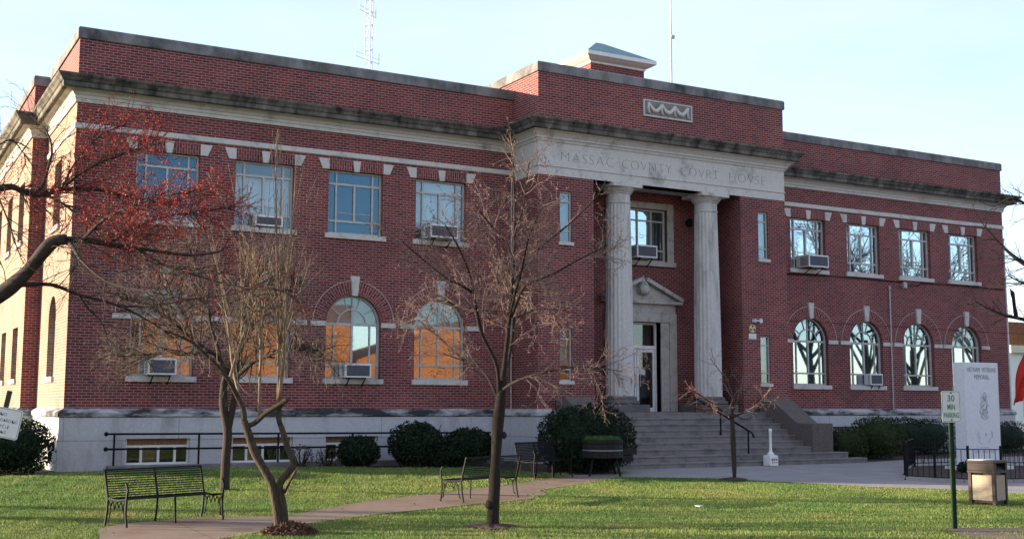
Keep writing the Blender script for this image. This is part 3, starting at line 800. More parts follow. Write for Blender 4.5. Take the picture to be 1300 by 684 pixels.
# window over the door, with its stone frame
x0, x1, z0, z1 = NW; y = NY+.16; fr = MB(); t = .06
fr.box(x0, x0+t, y-.03, y+.04, z0, z1); fr.box(x1-t, x1, y-.03, y+.04, z0, z1)
fr.box(x0+t, x1-t, y-.03, y+.04, z1-t, z1); fr.box(x0+t, x1-t, y-.03, y+.04, z0, z0+t)
for f in (.22, .78): fr.box(x0+t, x1-t, y-.028, y+.035, z0+f*(z1-z0)-.025, z0+f*(z1-z0)+.025)
for f in (.25, .5, .75): fr.box(x0+f*(x1-x0)-.025, x0+f*(x1-x0)+.025, y-.034, y+.03, z0+t, z1-t)
win = fr.build('window', 'window frame paint', court)
g = MB(); g.box(x0+t, x1-t, y+.005, y+.011, z0+t, z1-t); g.build('glass', 'window glass', win)
backing('room', x0, x1, z0, z1, y+.2, 'dark room', win)
mb = MB(); mb.box(x0-.26, x0, NY-.05, NY+.06, z0, z1+.22); mb.box(x1, x1+.26, NY-.05, NY+.06, z0, z1+.22); mb.box(x0, x1, NY-.053, NY+.06, z1, z1+.217)
mb.build('stone_frame', 'limestone carved', win, bevel=.012)
mb = MB(); mb.box(x0-.30, x1+.30, NY-.11, NY+.14, z0-.16, z0-.002); mb.build('sill', 'limestone carved', win)

# doorway
sur = MB()
for s in (-1, 1):
    a, b = sorted((18+s*.80, 18+s*1.12)); sur.box(a, b, NY-.06, NY+.30, Z0-.10, Z0+2.86)
    a, b = sorted((18+s*1.12, 18+s*1.42)); sur.box(a, b, NY-.11, NY+.05, Z0-.10, Z0+3.16)
sur.box(18-1.12, 18+1.12, NY-.105, NY+.05, Z0+2.86, Z0+3.16)
sur.box(18-1.38, 18+1.38, NY-.09, NY+.05, Z0+3.16, Z0+3.46)
ds = sur.build('door_surround', 'limestone carved', court, bevel=.015)
pd = MB()
pd.box(18-1.56, 18+1.56, NY-.26, NY+.05, Z0+3.46, Z0+3.56)
pd.prism([(18-1.45, Z0+3.56), (18+1.45, Z0+3.56), (18, Z0+4.22)], lambda a, b, d: (a, d, b), NY-.10, NY+.05)
for s in (-1, 1):
    a = (18+s*1.58, NY-.14, Z0+3.60); b = (18+s*.10, NY-.14, Z0+4.26)
    pd.bar(a, b, .30, .12)
ped = pd.build('pediment', 'limestone carved', ds)
fin = MB(); fin.lathe([(.02, 0), (.20, .06), (.24, .2), (.17, .38), (.07, .5), (.03, .62), (.0, .66)], 14, (18, NY-.17, Z0+3.72))
fin.tube([(17.86, NY-.30, Z0+3.78), (17.78, NY-.33, Z0+3.98), (17.94, NY-.36, Z0+4.16), (18.08, NY-.34, Z0+4.02), (18.02, NY-.34, Z0+3.86)], [.03, .045, .04, .04, .03], 7)
fin.build('carved_urn', 'limestone carved', ped, smooth=True)
dm = MB(); ZD = Z0-.10
yd = NY+.26
dm.box(17.20, 17.27, yd-.04, yd+.05, ZD, Z0+2.86); dm.box(18.73, 18.80, yd-.04, yd+.05, ZD, Z0+2.86)
dm.box(17.27, 18.73, yd-.04, yd+.05, Z0+2.79, Z0+2.86); dm.box(17.27, 18.73, yd-.045, yd+.055, Z0+1.98, Z0+2.09)
door = dm.build('door', 'door frame metal', court)
g = MB(); g.box(17.27, 18.73, yd, yd+.008, Z0+2.09, Z0+2.79); g.build('transom_glass', 'door glass', door)
mb = MB(); mb.box(17.3, 18.05, yd+.3, yd+.33, Z0+2.2, Z0+2.8); mb.build('blind', 'amber blind', door)
for s in (-1, 1):
    a, b = sorted((18+s*.012, 18+s*.725)); lf = MB()
    lf.box(a, a+.075, yd-.02, yd+.03, ZD+.01, Z0+1.97); lf.box(b-.075, b, yd-.02, yd+.03, ZD+.01, Z0+1.97)
    lf.box(a+.075, b-.075, yd-.02, yd+.03, Z0+1.87, Z0+1.97); lf.box(a+.075, b-.075, yd-.02, yd+.03, ZD+.01, ZD+.14)
    leaf = lf.build('door_leaf', 'door frame metal', door)
    g = MB(); g.box(a+.075, b-.075, yd+.002, yd+.01, ZD+.14, Z0+1.87); g.build('glass', 'door glass', door)
    hd = MB(); hx = 18+s*.10; hd.tube([(hx, yd-.02, Z0+.72), (hx, yd-.09, Z0+.74), (hx, yd-.09, Z0+1.12), (hx, yd-.02, Z0+1.14)], .014, 6); hd.build('handle', 'grey steel', door)
nt = MB(); nt.box(18.10, 18.34, yd-.026, yd-.021, Z0+1.12, Z0+1.30); nt.build('notice', 'sign white', door)
backing('room', 16.9, 19.1, ZD, Z0+2.9, yd+.9, 'dark room', door)

# roof turret
CXc, y0c, y1c = 18.0, 1.0, 3.9
mb = MB(); mb.box(16.88, 19.12, y0c+.32, y1c-.32, Z0+9.2, Z0+11.95)
cup = mb.build('roof_turret', 'red brick', court)
mb = MB(); mb.sweep([(16.88, y0c+.32), (19.12, y0c+.32), (19.12, y1c-.32), (16.88, y1c-.32), (16.88, y0c+.32)],
    [(0, Z0+11.82), (.03, Z0+11.82), (.05, Z0+11.88), (.16, Z0+11.93), (.28, Z0+12.00), (.32, Z0+12.02), (.32, Z0+12.15), (0, Z0+12.15)], False, True)
mb.build('eaves', 'white paint', cup)
V = [(16.56, y0c, Z0+12.15), (19.44, y0c, Z0+12.15), (19.44, y1c, Z0+12.15), (16.56, y1c, Z0+12.15), (17.85, 2.45, Z0+12.98), (18.15, 2.45, Z0+12.98)]
MB().mesh(V, [(0, 1, 5, 4), (1, 2, 5), (2, 3, 4, 5), (3, 0, 4), (0, 3, 2, 1)]).build('turret_roof', 'copper green roof', cup)

# fittings that belong to the wall
cpipe = MB(); cpipe.tube([(29.40, -.05, .3), (29.40, -.05, Z0+4.55)], .028, 8); cpipe.tube([(29.40, -.05, Z0+4.50), (29.40, -.05, Z0+4.62)], .045, 8)
tag(cpipe.build('conduit_pipe', 'grey steel'), 'thin grey conduit pipe running up the brick wall between the arched windows', 'pipe')
cpipe = MB(); cpipe.tube([(XL-.09, -.06, .2), (XL-.09, -.06, Z0+7.2)], .022, 8)
for zz in (1.2, 3.2, 5.2, 7.2): cpipe.box(XL-.14, XL-.04, -.09, -.001, zz, zz+.05)
tag(cpipe.build('conduit_pipe', 'grey steel'), 'thin grey pipe in the inner corner where the left wing meets the portico', 'pipe')
lp = MB(); lp.lathe([(.05, -.14), (.09, -.12), (.10, .06), (.06, .10), (.02, .12)], 12, (30.07, -.18, Z0+4.68))
lamp = lp.build('wall_lamp', 'grey steel'); lamp.location = (0, 0, 0)
mb = MB(); mb.box(30.03, 30.11, -.12, -.001, Z0+4.64, Z0+4.72); mb.build('bracket', 'grey steel', lamp)
tag(lamp, 'small grey flood lamp on the right wing under the upper windows', 'wall lamp')
lp = MB(); lp.lathe([(.04, -.16), (.10, -.12), (.11, .04), (.05, .12)], 12, (19.95, NY-.18, Z0+6.32))
lamp = lp.build('wall_lamp', 'black iron')
mb = MB(); mb.box(19.91, 19.99, NY-.12, NY-.001, Z0+6.28, Z0+6.36); mb.build('bracket', 'black iron', lamp)
tag(lamp, 'dark wall lamp inside the entrance niche beside the right column', 'wall lamp')
mb = MB(); mb.lathe([(.02, -.10), (.06, -.06), (.06, .05), (.02, .07)], 10, (21.62, PY-.14, Z0+2.92)); mb.box(21.40, 21.62, PY-.16, PY-.12, Z0+2.90, Z0+2.94); mb.box(21.36, 21.42, PY-.16, PY-.001, Z0+2.87, Z0+2.97)
tag(mb.build('wall_lamp', 'pale metal'), 'small pale lamp just above the round shelter sign on the right pier', 'wall lamp')
mb = MB()
pts = [(XR+.03, -.03, Z0+4.86)]
for i in range(60):
    x = XR+.3+i*.215; pts.append((x, -.045, Z0+4.82-.02*math.sin(x*1.1)-(.10 if 30.3 < x < 31.1 else 0)))
mb.tube(pts, .016, 5)
tag(mb.build('cable', 'black iron'), 'black cable strung along the right wing just under the upper window sills', 'cable')
mb = MB(); mb.tube([(XR+.05, -.05, Z0+3.15), (28, -.06, Z0+3.10), (W-.1, -.05, Z0+3.05), (W+6, -1.0, Z0+2.9)], .008, 5)
tag(mb.build('cable', 'black iron'), 'thin cable crossing the right wing above its arched windows', 'cable')
mb = MB(); mb.box(34.8, 35.0, -.10, -.002, Z0+.62, Z0+.90); tag(mb.build('meter_box', 'grey steel', bevel=.01), 'small grey meter box low on the brick beside the memorial stone', 'meter box')

# shelter sign
sg = MB(); sg.prism([(21.36+.14*math.cos(a), Z0+2.66+.14*math.sin(a)) for a in np.linspace(0, 2*math.pi, 24, endpoint=False)], lambda a, b, d: (a, d, b), PY-.018, PY-.002)
shelter = sg.build('shelter_sign', 'sign yellow')
mb = MB()
for a0 in (90, 210, 330):
    c = (21.36+.082*math.cos(R(a0)), Z0+2.66+.082*math.sin(R(a0)))
    mb.prism([(c[0]+.062*math.cos(R(a0+180+k)), c[1]+.062*math.sin(R(a0+180+k))) for k in (0, 120, 240)], lambda a, b, d: (a, d, b), PY-.022, PY-.018)
mb.build('emblem', 'sign black', shelter)
mb = MB(); mb.box(21.20, 21.52, PY-.016, PY-.002, Z0+2.31, Z0+2.49); mb.build('plate', 'sign white', shelter)
tag(shelter, 'round faded yellow shelter sign with three dark triangles on the right portico pier', 'sign')

# ================================================================== AIR CONDITIONERS
def air_con(x, z, y, w, h, dpt, label, tilt=0.0, open_panel=False):
    e = empty('air_conditioner', (x, y, z), label, 'air conditioner', 'window air conditioners')
    mb = MB(); mb.box(-w/2, w/2, -dpt, .12, 0, h); mb.build('casing', 'pale metal', e, bevel=.012)
    g = MB(); g.box(-w/2+.05, w/2-.05, -dpt-.006, -dpt, .05, h-.05); g.build('grille', 'grille dark', e)
    s = MB()
    for k in range(7): s.box(-w/2-.004, -w/2-.0005, -dpt+.06, -.10, .06+k*(h-.12)/7, .06+k*(h-.12)/7+.025)
    for k in range(9): s.box(-w/2+.06, w/2-.06, -dpt-.010, -dpt-.006, .07+k*(h-.14)/9, .07+k*(h-.14)/9+.012)
    s.build('vents', 'grille dark', e)
    for sx in (-.3, .3):
        b = MB(); b.bar((w*sx, -dpt*.9, -.012), (w*sx, .0, -.012), .03); b.bar((w*sx, -dpt*.85, -.02), (w*sx, .06-y, -.28), .025); b.build('bracket', 'black iron', e)
air_con(2.35, AZ0+.03, .02, .74, .44, .42, 'pale air conditioner in the arched window behind the grey spreading tree')
air_con(7.86, AZ0+.03, .02, .80, .40, .36, 'white air conditioner in the lower arched window with orange reflections')
air_con(5.2, UZ0+.03, .02, .80, .30, .16, 'flat air conditioner at the foot of the upper window with the pale half blind')
air_con(10.50, UZ0+.04, .02, .92, .40, .46, 'white air conditioner in the upper window next to the portico')
air_con(25.40, UZ0+.03, .02, .95, .44, .55, 'boxy grey air conditioner in the first upper window right of the portico')
air_con(28.45, AZ0+.03, .02, .64, .42, .20, 'air conditioner set in the second arched window right of the steps')
air_con(17.98, Z0+4.95, NY, .82, .42, .46, 'air conditioner in the window over the entrance door')

# ================================================================== STEPS, RAILS, RAMP
steps = empty('stone_steps', (18, -3.4, 0), 'wide grey concrete steps rising to the columned entrance', 'steps')
NR, RISE, TREAD = 9, (Z0-.10+.06)/9, .345
zb0 = -0.06
mb = MB()
for k in range(NR):
    yk = -4.75+k*TREAD; zt_ = zb0+(k+1)*RISE
    xa, xb = (13.45, 23.15) if k == 0 else (13.5, 22.7) if k == 1 else (13.9, 22.1) if k == 2 else (14.50, 21.50)
    yb_ = yk+TREAD+.02 if k < NR-1 else NY+.55
    if k == NR-1: xa, xb = 14.50, 21.50
    mb.box(xa, xb, yk, yb_, -.3, zt_-.045)
    mb.box(xa-.0, xb+.0, yk-.022, yb_, zt_-.045, zt_)
st = mb.build('treads', 'step concrete', steps, origin=(18, -3.4, 0), bevel=.008); st.location = (0, 0, 0)
mb = MB(); mb.box(NX0, NX1, -2.0, NY+.6, -.2, Z0-.102)
lg = mb.build('landing', 'step concrete', steps, origin=(18, -3.4, 0)); lg.location = (0, 0, 0)
for s in (-1, 1):
    a, b = sorted((18+s*3.50, 18+s*4.36))
    prof = [(-4.12, -.2), (-4.12, Z0-.43), (-3.45, Z0-.43), (-2.15, Z0+.37), (PY-.13, Z0+.37), (PY-.13, -.2)]
    mb = MB(); V = [(a, y, z) for y, z in prof]+[(b, y, z) for y, z in prof]; n = len(prof)
    mb.mesh(V, [tuple(range(n)), tuple(range(2*n-1, n-1, -1))]+[(i, i+n, (i+1) % n+n, (i+1) % n) for i in range(n)])
    ck = mb.build('cheek_wall', 'pebble concrete', steps, origin=(18, -3.4, 0), bevel=.015); ck.location = (0, 0, 0)
hr = empty('handrail', (18.8, -3.2, .6), 'black iron handrail running down the middle of the entrance steps', 'handrail')
def lo(o, p): return tuple(a-b for a, b in zip(p, o))
HO = (18.8, -3.2, .6)
posts = [(18.70, -1.75, 1.5-.02, Z0+.36), (18.70, -3.02, Z0-.10-RISE*3.6, Z0+.03), (18.88, -4.40, zb0+RISE*1.5, Z0-.66)]
posts = [(18.74, -1.80, Z0-.14, Z0+.36), (18.74, -3.05, zb0+RISE*5-.05, Z0-.13), (18.74, -4.33, zb0+RISE*2-.05, Z0-.62)]
for x, y, a, b in posts:
    mb = MB(); mb.tube([lo(HO, (x, y, a)), lo(HO, (x, y, b))], .026, 8); mb.build('post', 'black iron', hr)
mb = MB(); mb.tube([lo(HO, p) for p in [(18.74, -1.35, Z0+.38), (18.74, -1.80, Z0+.36), (18.74, -3.05, Z0-.13), (18.74, -4.33, Z0-.62), (18.74, -4.52, Z0-.70), (18.74, -4.58, Z0-.82)]], .032, 8)
mb.build('rail', 'black iron', hr)

def ramp_rail(name, label, x0, x1, y, npost, z0, z1a, z1b, balls):
    e = empty(name, (x0, y, 0), label, 'railing')
    for i in range(npost):
        x = x0+.08+(x1-x0-.16)*i/(npost-1)
        zt_ = z1a+(z1b-z1a)*i/(npost-1)
        mb = MB(); mb.box(x-x0-.022, x-x0+.022, -.022, .022, z0, zt_-.02); mb.build('post', 'black iron', e)
    for dz in (0, -.38):
        mb = MB(); mb.tube([(-.10, 0, z1a+dz), (x1-x0, 0, z1b+dz)], .026, 8)
        if balls: mb.lathe([(.0, -.06), (.04, -.045), (.06, 0), (.04, .045), (.0, .06)], 10, (-.12, 0, z1a+dz))
        mb.build('rail', 'black iron', e)
ramp_rail('ramp_railing', 'long black pipe railing with ball ends before the left base wall', 1.08, 12.0, -.62, 6, .05, Z0-.64, Z0-.70, True)
ramp_rail('ramp_railing', 'short black railing at the far right end of the base wall behind the memorial', 33.6, 35.6, -.8, 2, 0, Z0-.86, Z0-.86, False)
ramp_rail('ramp_railing', 'black pipe railing behind the shrubs right of the steps', 23.3, 33.0, -.75, 5, 0, Z0-.62, Z0-.70, False)
mb = MB(); mb.box(1.0, 12.4, -.75, -.48, -.1, .16)
tag(mb.build('ramp_kerb', 'step concrete', bevel=.01), 'low grey concrete kerb of the ramp under the left railing', 'kerb')

# ================================================================== BENCHES
def bench(p_rl, p_rr, label, length=None, slats=True, mat='dark green enamel', flip=1):
    """p_rl / p_rr: the two rear feet on the ground; the seat faces the right-hand side of that line"""
    a = Vector((p_rl[0], p_rl[1])); b = Vector((p_rr[0], p_rr[1])); L = (b-a).length
    ang = math.atan2(b.y-a.y, b.x-a.x); c = (a+b)/2
    e = empty('garden_bench', (c.x, c.y, ground(c.x, c.y)+.012), label, 'bench', 'iron park benches', ang)
    h = L/2
    back_pt = lambda s, z: (0.08+.10*0, 0, z)
    yb = lambda z: .02+(.10*(z-.40)/.45 if z > .40 else -.06*(0.40-z)/.40+.0)   # rear leg / back rake, +y is behind
    for s in (-1, 1):
        x = s*h; f = MB()
        f.tube([(x, .06, 0), (x, .01, .22), (x, 0, .42), (x, .06, .65), (x, .12, .86)], .019, 6)
        f.build('rear_leg', mat, e)
        f = MB()
        f.tube([(x, -.56, 0), (x, -.52, .22), (x, -.53, .42), (x, -.56, .58), (x, -.52, .66), (x, -.50, .68)], .019, 6)
        f.build('front_leg', mat, e)
        f = MB(); f.tube([(x, 0, .42), (x, -.27, .39), (x, -.53, .43)], .016, 6)
        f.build('seat_side', mat, e)
        sc_ = MB()
        for q in range(4):
            cy = -.09-.115*q
            sc_.tube([(x, cy+.05, .38), (x, cy, .29-.03*(q % 2)), (x, cy-.05, .38)], .009, 5)
        for cy, sg in ((-.10, -1), (-.44, 1)):
            sc_.tube([(x, cy-.12*sg*0, .36), (x, cy+sg*(-.03), .20), (x, cy-sg*.10*-1*0+(.05 if sg < 0 else -.05), .10), (x, cy+(.09 if sg < 0 else -.07), .07), (x, cy+(.05 if sg < 0 else -.02), .12)], .010, 5)
        sc_.build('scrollwork', mat, e)
    for x in (0.0,):
        f = MB(); f.tube([(x, .05, .0), (x, .01, .22), (x, 0, .42), (x, .06, .65), (x, .12, .86)], .017, 6); f.build('middle_leg', mat, e)
        f = MB(); f.tube([(x+.02, -.50, 0), (x, -.50, .42)], .017, 6); f.build('middle_leg', mat, e)
    sb = MB()
    n = 9
    for k in range(n):
        yy = -.02-.055*k; sb.box(-h, h, yy-.042, yy, .425-.018*math.sin(math.pi*k/(n-1)), .437-.018*math.sin(math.pi*k/(n-1)))
    sb.build('seat', mat, e)
    bk = MB(); n = 11
    for k in range(n):
        z = .46+k*.0375; yy = .12*(z-.42)/.44
        bk.bar((-h, yy, z), (h, yy, z), .012, .016 if slats else .03)
    bk.bar((-h-.02, .125, .865), (h+.02, .125, .865), .03, .026)
    if not slats:
        for k in range(26):
            x = -h+2*h*k/25; bk.bar((x, .01, .46), (x, .12, .86), .006, .006, up=(0, 1, 0))
    bk.build('backrest', mat, e)
    return e
bench((-1.12, -12.19), (.58, -11.55), 'slatted black iron bench at the left end of the path, facing the camera side')
bench((7.30, -10.50), (5.74, -11.10), 'black iron bench half hidden behind the trunk of the single stemmed tree, seen from behind')
bench((9.66, -6.42), (11.0, -5.98), 'black mesh backed iron bench in the shade in front of the largest shrub', slats=False, mat='black iron')

# ================================================================== PLANTER, ASH RECEPTACLE, LITTER BIN
PC = Vector((12.28, -6.22)); gz = ground(*PC)+.016
e = empty('slatted_planter', (PC.x, PC.y, gz), 'black slatted round planter on splayed legs with grass growing on top', 'planter')
mb = MB()
for k in range(18):
    a = 2*math.pi*k/18
    for z0_, z1_ in ((.46, .63), (.66, .80), (.83, .92)):
        r = .50; M = Matrix.Translation((r*math.cos(a), r*math.sin(a), 0)) @ Matrix.Rotation(a, 4, 'Z')
        mb.box(-.02, .02, -.088, .088, z0_, z1_, M)
mb.lathe([(.44, .44), (.47, .46), (.47, .88), (.42, .88)], 18, (0, 0, 0))
mb.build('tub', 'black plank', e)
mb = MB()
for z in (.645,): mb.lathe([(.515, z-.008), (.525, z-.008), (.525, z+.008), (.515, z+.008)], 24)
mb.build('hoop', 'grey steel', e)
for k in range(4):
    a = R(20+90*k); mb = MB(); mb.tube([(.40*math.cos(a), .40*math.sin(a), .50), (.56*math.cos(a), .56*math.sin(a), 0)], .030, 6); mb.build('leg', 'black iron', e)
mb = MB(); mb.box(.46, .80, -.22, .22, .34, .50); mb.box(.52, .95, -.18, .18, .52, .66); mb.build('side_shelf', 'black plank', e)
rng = random.Random(5); mb = MB()
for k in range(900):
    r = .46*math.sqrt(rng.random()); a = rng.random()*6.283; x, y = r*math.cos(a), r*math.sin(a); h = .07+.09*rng.random(); t = rng.random()*6.28
    lx, ly = rng.uniform(-.05, .05), rng.uniform(-.05, .05); w = .010
    mb.face([(x-w*math.cos(t), y-w*math.sin(t), .87), (x+w*math.cos(t), y+w*math.sin(t), .87), (x+lx, y+ly, .88+h)])
mb.build('plants', 'planter leaf', e)

e = empty('ash_receptacle', (19.02, -4.98, ground(19, -5)+.016), 'white ash receptacle with a square base and tall thin neck by the steps', 'ash receptacle')
mb = MB(); mb.box(-.16, .16, -.16, .16, 0, .32); mb.build('base', 'white paint', e, bevel=.03)
mb = MB(); mb.lathe([(.13, .32), (.085, .37), (.050, .43), (.042, .52), (.040, .98), (.050, 1.0), (.052, 1.05), (.04, 1.09), (.0, 1.10)], 16); mb.build('neck', 'white paint', e, smooth=True)
mb = MB()
for k in range(3): mb.box(-.11+.08*k, -.05+.08*k, -.1645, -.1605, .17, .22); mb.box(-.10+.08*k, -.05+.08*k, -.1645, -.1605, .10, .13)
mb.build('notice', 'engraved grey', e)

TBx, TBy = 15.42, -15.55; tb_z = ground(TBx, TBy)
e = empty('litter_bin', (TBx, TBy, tb_z), 'square litter bin with pebbled tan panels and a brown lid on the lawn', 'litter bin', rz=R(14))
S = .245; hh = .64
mb = MB()
for sx in (-1, 1):
    for sy in (-1, 1): mb.box(sx*S-.035, sx*S+.035, sy*S-.035, sy*S+.035, 0, hh)
mb.box(-S, S, -S, S, .05, .10); mb.build('frame', 'brown metal', e, bevel=.006)
for k in range(4):
    M = Matrix.Rotation(k*math.pi/2, 4, 'Z'); mb = MB(); mb.box(-S+.036, S-.036, -S-.018, -S+.02, .10, hh-.04, M); mb.build('panel', 'pebble panel', e, bevel=.006)
mb = MB(); mb.box(-S-.045, S+.045, -S-.045, S+.045, hh, hh+.05)
for sx in (-1, 1): mb.box(sx*S-.04, sx*S+.04, -S-.04, S+.04, hh+.05, hh+.20)
mb.box(-S+.04, S-.04, S-.0, S+.04, hh+.05, hh+.2)
mb.box(-S-.045, S+.045, -S-.045, S+.045, hh+.20, hh+.25)
V = [(-S+.04, -S-.03, hh+.05), (S-.04, -S-.03, hh+.05), (S-.04, -S+.12, hh+.20), (-S+.04, -S+.12, hh+.20)]
mb.face(V); mb.build('lid', 'brown metal', e, bevel=.006)
mb = MB(); mb.box(-S-.03, S+.03, -.05, S+.03, hh+.252, hh+.262); mb.build('lid_tray', 'white paint', e)
o = MB(); o.box(-.085, .085, -.05, .05, 0, .012, Matrix.Translation((9.6, -13.6, ground(9.6, -13.6)+.045)) @ Matrix.Rotation(.5, 4, 'Z') @ Matrix.Rotation(.12, 4, 'X'))
tag(o.build('scrap_paper', 'white paint'), 'small scrap of white paper lying on the lawn', 'litter')

# ================================================================== SIGNS
def sign_lines(parent, rows, mat, depth_y):
    for name, txt, cx_, cz_, w, h in rows:
        text_mesh(name, txt, mat, h, lambda x, y, d, cx_=cx_, cz_=cz_: (cx_+x, depth_y-.0015-d, cz_+y), w, h, .002, parent=parent, offset=.002)
def rounded(w, h, r, n=5):
    P = []
    for cx_, cz_, a0 in ((w/2-r, -h/2+r, -90), (w/2-r, h/2-r, 0), (-w/2+r, h/2-r, 90), (-w/2+r, -h/2+r, 180)):
        for k in range(n+1): P.append((cx_+r*math.cos(R(a0+90*k/n)), cz_+r*math.sin(R(a0+90*k/n))))
    return P
PX, PYs = 10.96, -18.51; pz = ground(PX, PYs)
e = empty('parking_sign', (PX, PYs, pz), 'upright white parking time sign with green letters on a green post', 'road sign', rz=R(-22))
mb = MB(); mb.box(-.032, .032, 0, .030, -.3, 2.22); mb.box(-.036, -.024, -.02, 0, 0, 2.0); mb.box(.024, .036, -.02, 0, 0, 2.0)
mb.build('post', 'post green', e)
sgn = MB(); sgn.prism([(a, b+1.97) for a, b in rounded(.325, .51, .035)], lambda a, b, d: (a, d, b), -.032, -.026)
so = sgn.build('plate', 'sign white', e)
bd = MB(); o_ = rounded(.305, .49, .03); i_ = rounded(.290, .475, .024); n = len(o_)
for k in range(n):
    q = [o_[k], o_[(k+1) % n], i_[(k+1) % n], i_[k]]
    bd.face([(a, -.0335, b+1.97) for a, b in q])
bd.build('border', 'sign green', so)
sign_lines(so, [('lettering', '30', 0, 2.105, .125, .105), ('lettering', 'MIN', 0, 1.965, .135, .092), ('lettering', 'PARKING', 0, 1.830, .262, .085)], 'sign green', -.0325)
mb = MB()
for z in (1.755, 2.19): mb.lathe([(.014, -.004), (.014, .004)], 8, (0, 0, 0), 0, Matrix.Translation((0, -.036, z)) @ Matrix.Rotation(R(90), 4, 'X'))
mb.build('bolt', 'sign black', so)

# leaning no-riding sign at the left edge
c = at(3.0, 535.5, 15.0)
base = at(-6, 700, 15.0)
e = empty('warning_sign', (c.x-.13, c.y, ground(c.x, c.y)), 'tilted white sign forbidding skateboards and bicycles at the left edge', 'sign', rz=R(-27))
Mt = Matrix.Translation((.13, 0, c.z-ground(c.x, c.y))) @ Matrix.Rotation(R(11), 4, 'Y')
zg = c.z-ground(c.x, c.y)
mb = MB(); mb.box(-.03, .03, .008, .030, -zg-.3, .40, Mt); mb.build('post', 'post green', e)
sgn = MB(); sgn.prism(rounded(.47, .375, .03), lambda a, b, d: tuple(Mt @ Vector((a, d, b))), 0, .007)
so = sgn.build('plate', 'sign white', e)
bd = MB(); o_ = rounded(.45, .355, .026); i_ = rounded(.437, .342, .02); n = len(o_)
for k in range(n):
    bd.face([tuple(Mt @ Vector((a, -.0015, b))) for a, b in (o_[k], o_[(k+1) % n], i_[(k+1) % n], i_[k])])
bd.build('border', 'sign green', so)
for txt, zz, w in (('NO', .105, .085), ('SKATEBOARDING', .03, .38), ('BICYCLE', -.045, .20), ('RIDING', -.115, .17)):
    text_mesh('lettering', txt, 'sign black', .05, lambda x, y, d, zz=zz: tuple(Mt @ Vector((x, -.0015-d, zz+y))), w, .046, .002, parent=so, offset=-.004)

# ================================================================== MEMORIAL STONE AND ITS FENCE
MX, MY = 23.47, -8.34; mz = ground(MX, MY)
MH = Z0+1.39-mz
e = empty('memorial_stone', (MX, MY, mz), 'tall pale granite memorial slab engraved with lettering inside the low iron fence', 'memorial')
mb = MB(); mb.box(0, 1.43, 0, .42, .12, MH); slab = mb.build('slab', 'pale granite', e, bevel=.012)
mb = MB(); mb.box(-.25, 1.68, -.22, .64, -.1, .12); mb.build('footing', 'pale granite', e, bevel=.012)
mp = lambda zc: (lambda x, y, d: (.715+x, -.002-d, zc+y))
text_mesh('lettering', 'VIETNAM  VETERANS', 'engraved granite', .14, mp(MH-.21), 1.24, .135, .003, parent=slab, offset=.0)
text_mesh('lettering', 'MEMORIAL', 'engraved granite', .14, mp(MH-.42), .64, .135, .003, parent=slab, offset=.0)
def flat_line(mb, pts, w, zc):
    for (x0_, z0_), (x1_, z1_) in zip(pts, pts[1:]):
        d = Vector((x1_-x0_, z1_-z0_)); 
        if d.length < 1e-6: continue
        d.normalize(); nx_, nz_ = -d.y*w/2, d.x*w/2
        mb.prism([(x0_-nx_, z0_-nz_), (x1_-nx_, z1_-nz_), (x1_+nx_, z1_+nz_), (x0_+nx_, z0_+nz_)], lambda a, b, dd: (.715+a, dd, zc+b), -.0035, .001)
mb = MB(); rng = random.Random(3)
zc = MH*.5
for pts in ([(.02, .62), (.10, .70), (.16, .60), (.12, .48), (.05, .50), (.02, .62)], [(.05, .48), (-.08, .36), (-.12, .10), (-.02, -.06), (.10, -.10), (.18, .06), (.16, .34), (.12, .48)],
            [(-.08, .30), (-.02, .18), (.12, .20), (.22, .36)], [(-.06, .0), (.02, .12), (.14, .10)], [(-.25, -.42), (-.18, -.60), (-.22, -.74), (-.08, -.82)], [(-.30, -.50), (-.24, -.66)],
            [(.30, -.40), (.34, -.58), (.24, -.68), (.16, -.76)], [(.36, -.46), (.36, -.62)], [(.06, -.52), (.09, -.48), (.12, -.52), (.09, -.56), (.06, -.52)]):
    flat_line(mb, pts, .026, zc)
for k in range(150):
    x = rng.gauss(.06, .09); z = rng.uniform(-.1, .62); flat_line(mb, [(x, z), (x+rng.uniform(-.04, .04), z+rng.uniform(.02, .09))], .008, zc)
mb.build('engraving', 'faint engraving', slab)
mb = MB()
for k in range(16): x = -.50+k*.066; flat_line(mb, [(x, -1.02), (x+.045, -1.02)], .07 if k % 5 else .001, zc)
for k in range(5): x = -.16+k*.066; flat_line(mb, [(x, -.90), (x+.045, -.90)], .03, zc)
mb.build('worn_lettering', 'faint engraving', slab)

def fence_run(e, O, pts, hgt=.86):
    for (ax, ay), (bx, by) in zip(pts, pts[1:]):
        a = Vector((ax, ay, ground(ax, ay)+.016))-Vector(O); b = Vector((bx, by, ground(bx, by)+.016))-Vector(O); L = (b-a).length
        n = max(2, int(L/.14))
        for z in (.10, hgt-.03):
            mb = MB(); mb.bar(a+Vector((0, 0, z)), b+Vector((0, 0, z)), .022); mb.build('rail', 'black iron', e)
        mb = MB()
        for k in range(1, n):
            p = a.lerp(b, k/n); mb.bar(p+Vector((0, 0, .10)), p+Vector((0, 0, hgt-.03)), .012)
            if k % 2: mb.lathe([(.004, -.05), (.022, 0), (.004, .05)], 6, p+Vector((0, 0, .48)))
        mb.build('pickets', 'black iron', e)
FP = [(18.97, -10.05), (19.5, -11.05), (20.1, -12.0)]
e = empty('iron_fence', (18.97, -10.05, 0), 'low black iron fence with thin pickets round the memorial stone', 'fence')
F_pts = [(19.05, -10.1), (19.35, -10.75), (19.75, -11.45), (20.6, -11.75), (21.9, -11.95), (23.6, -11.95), (25.3, -11.9)]
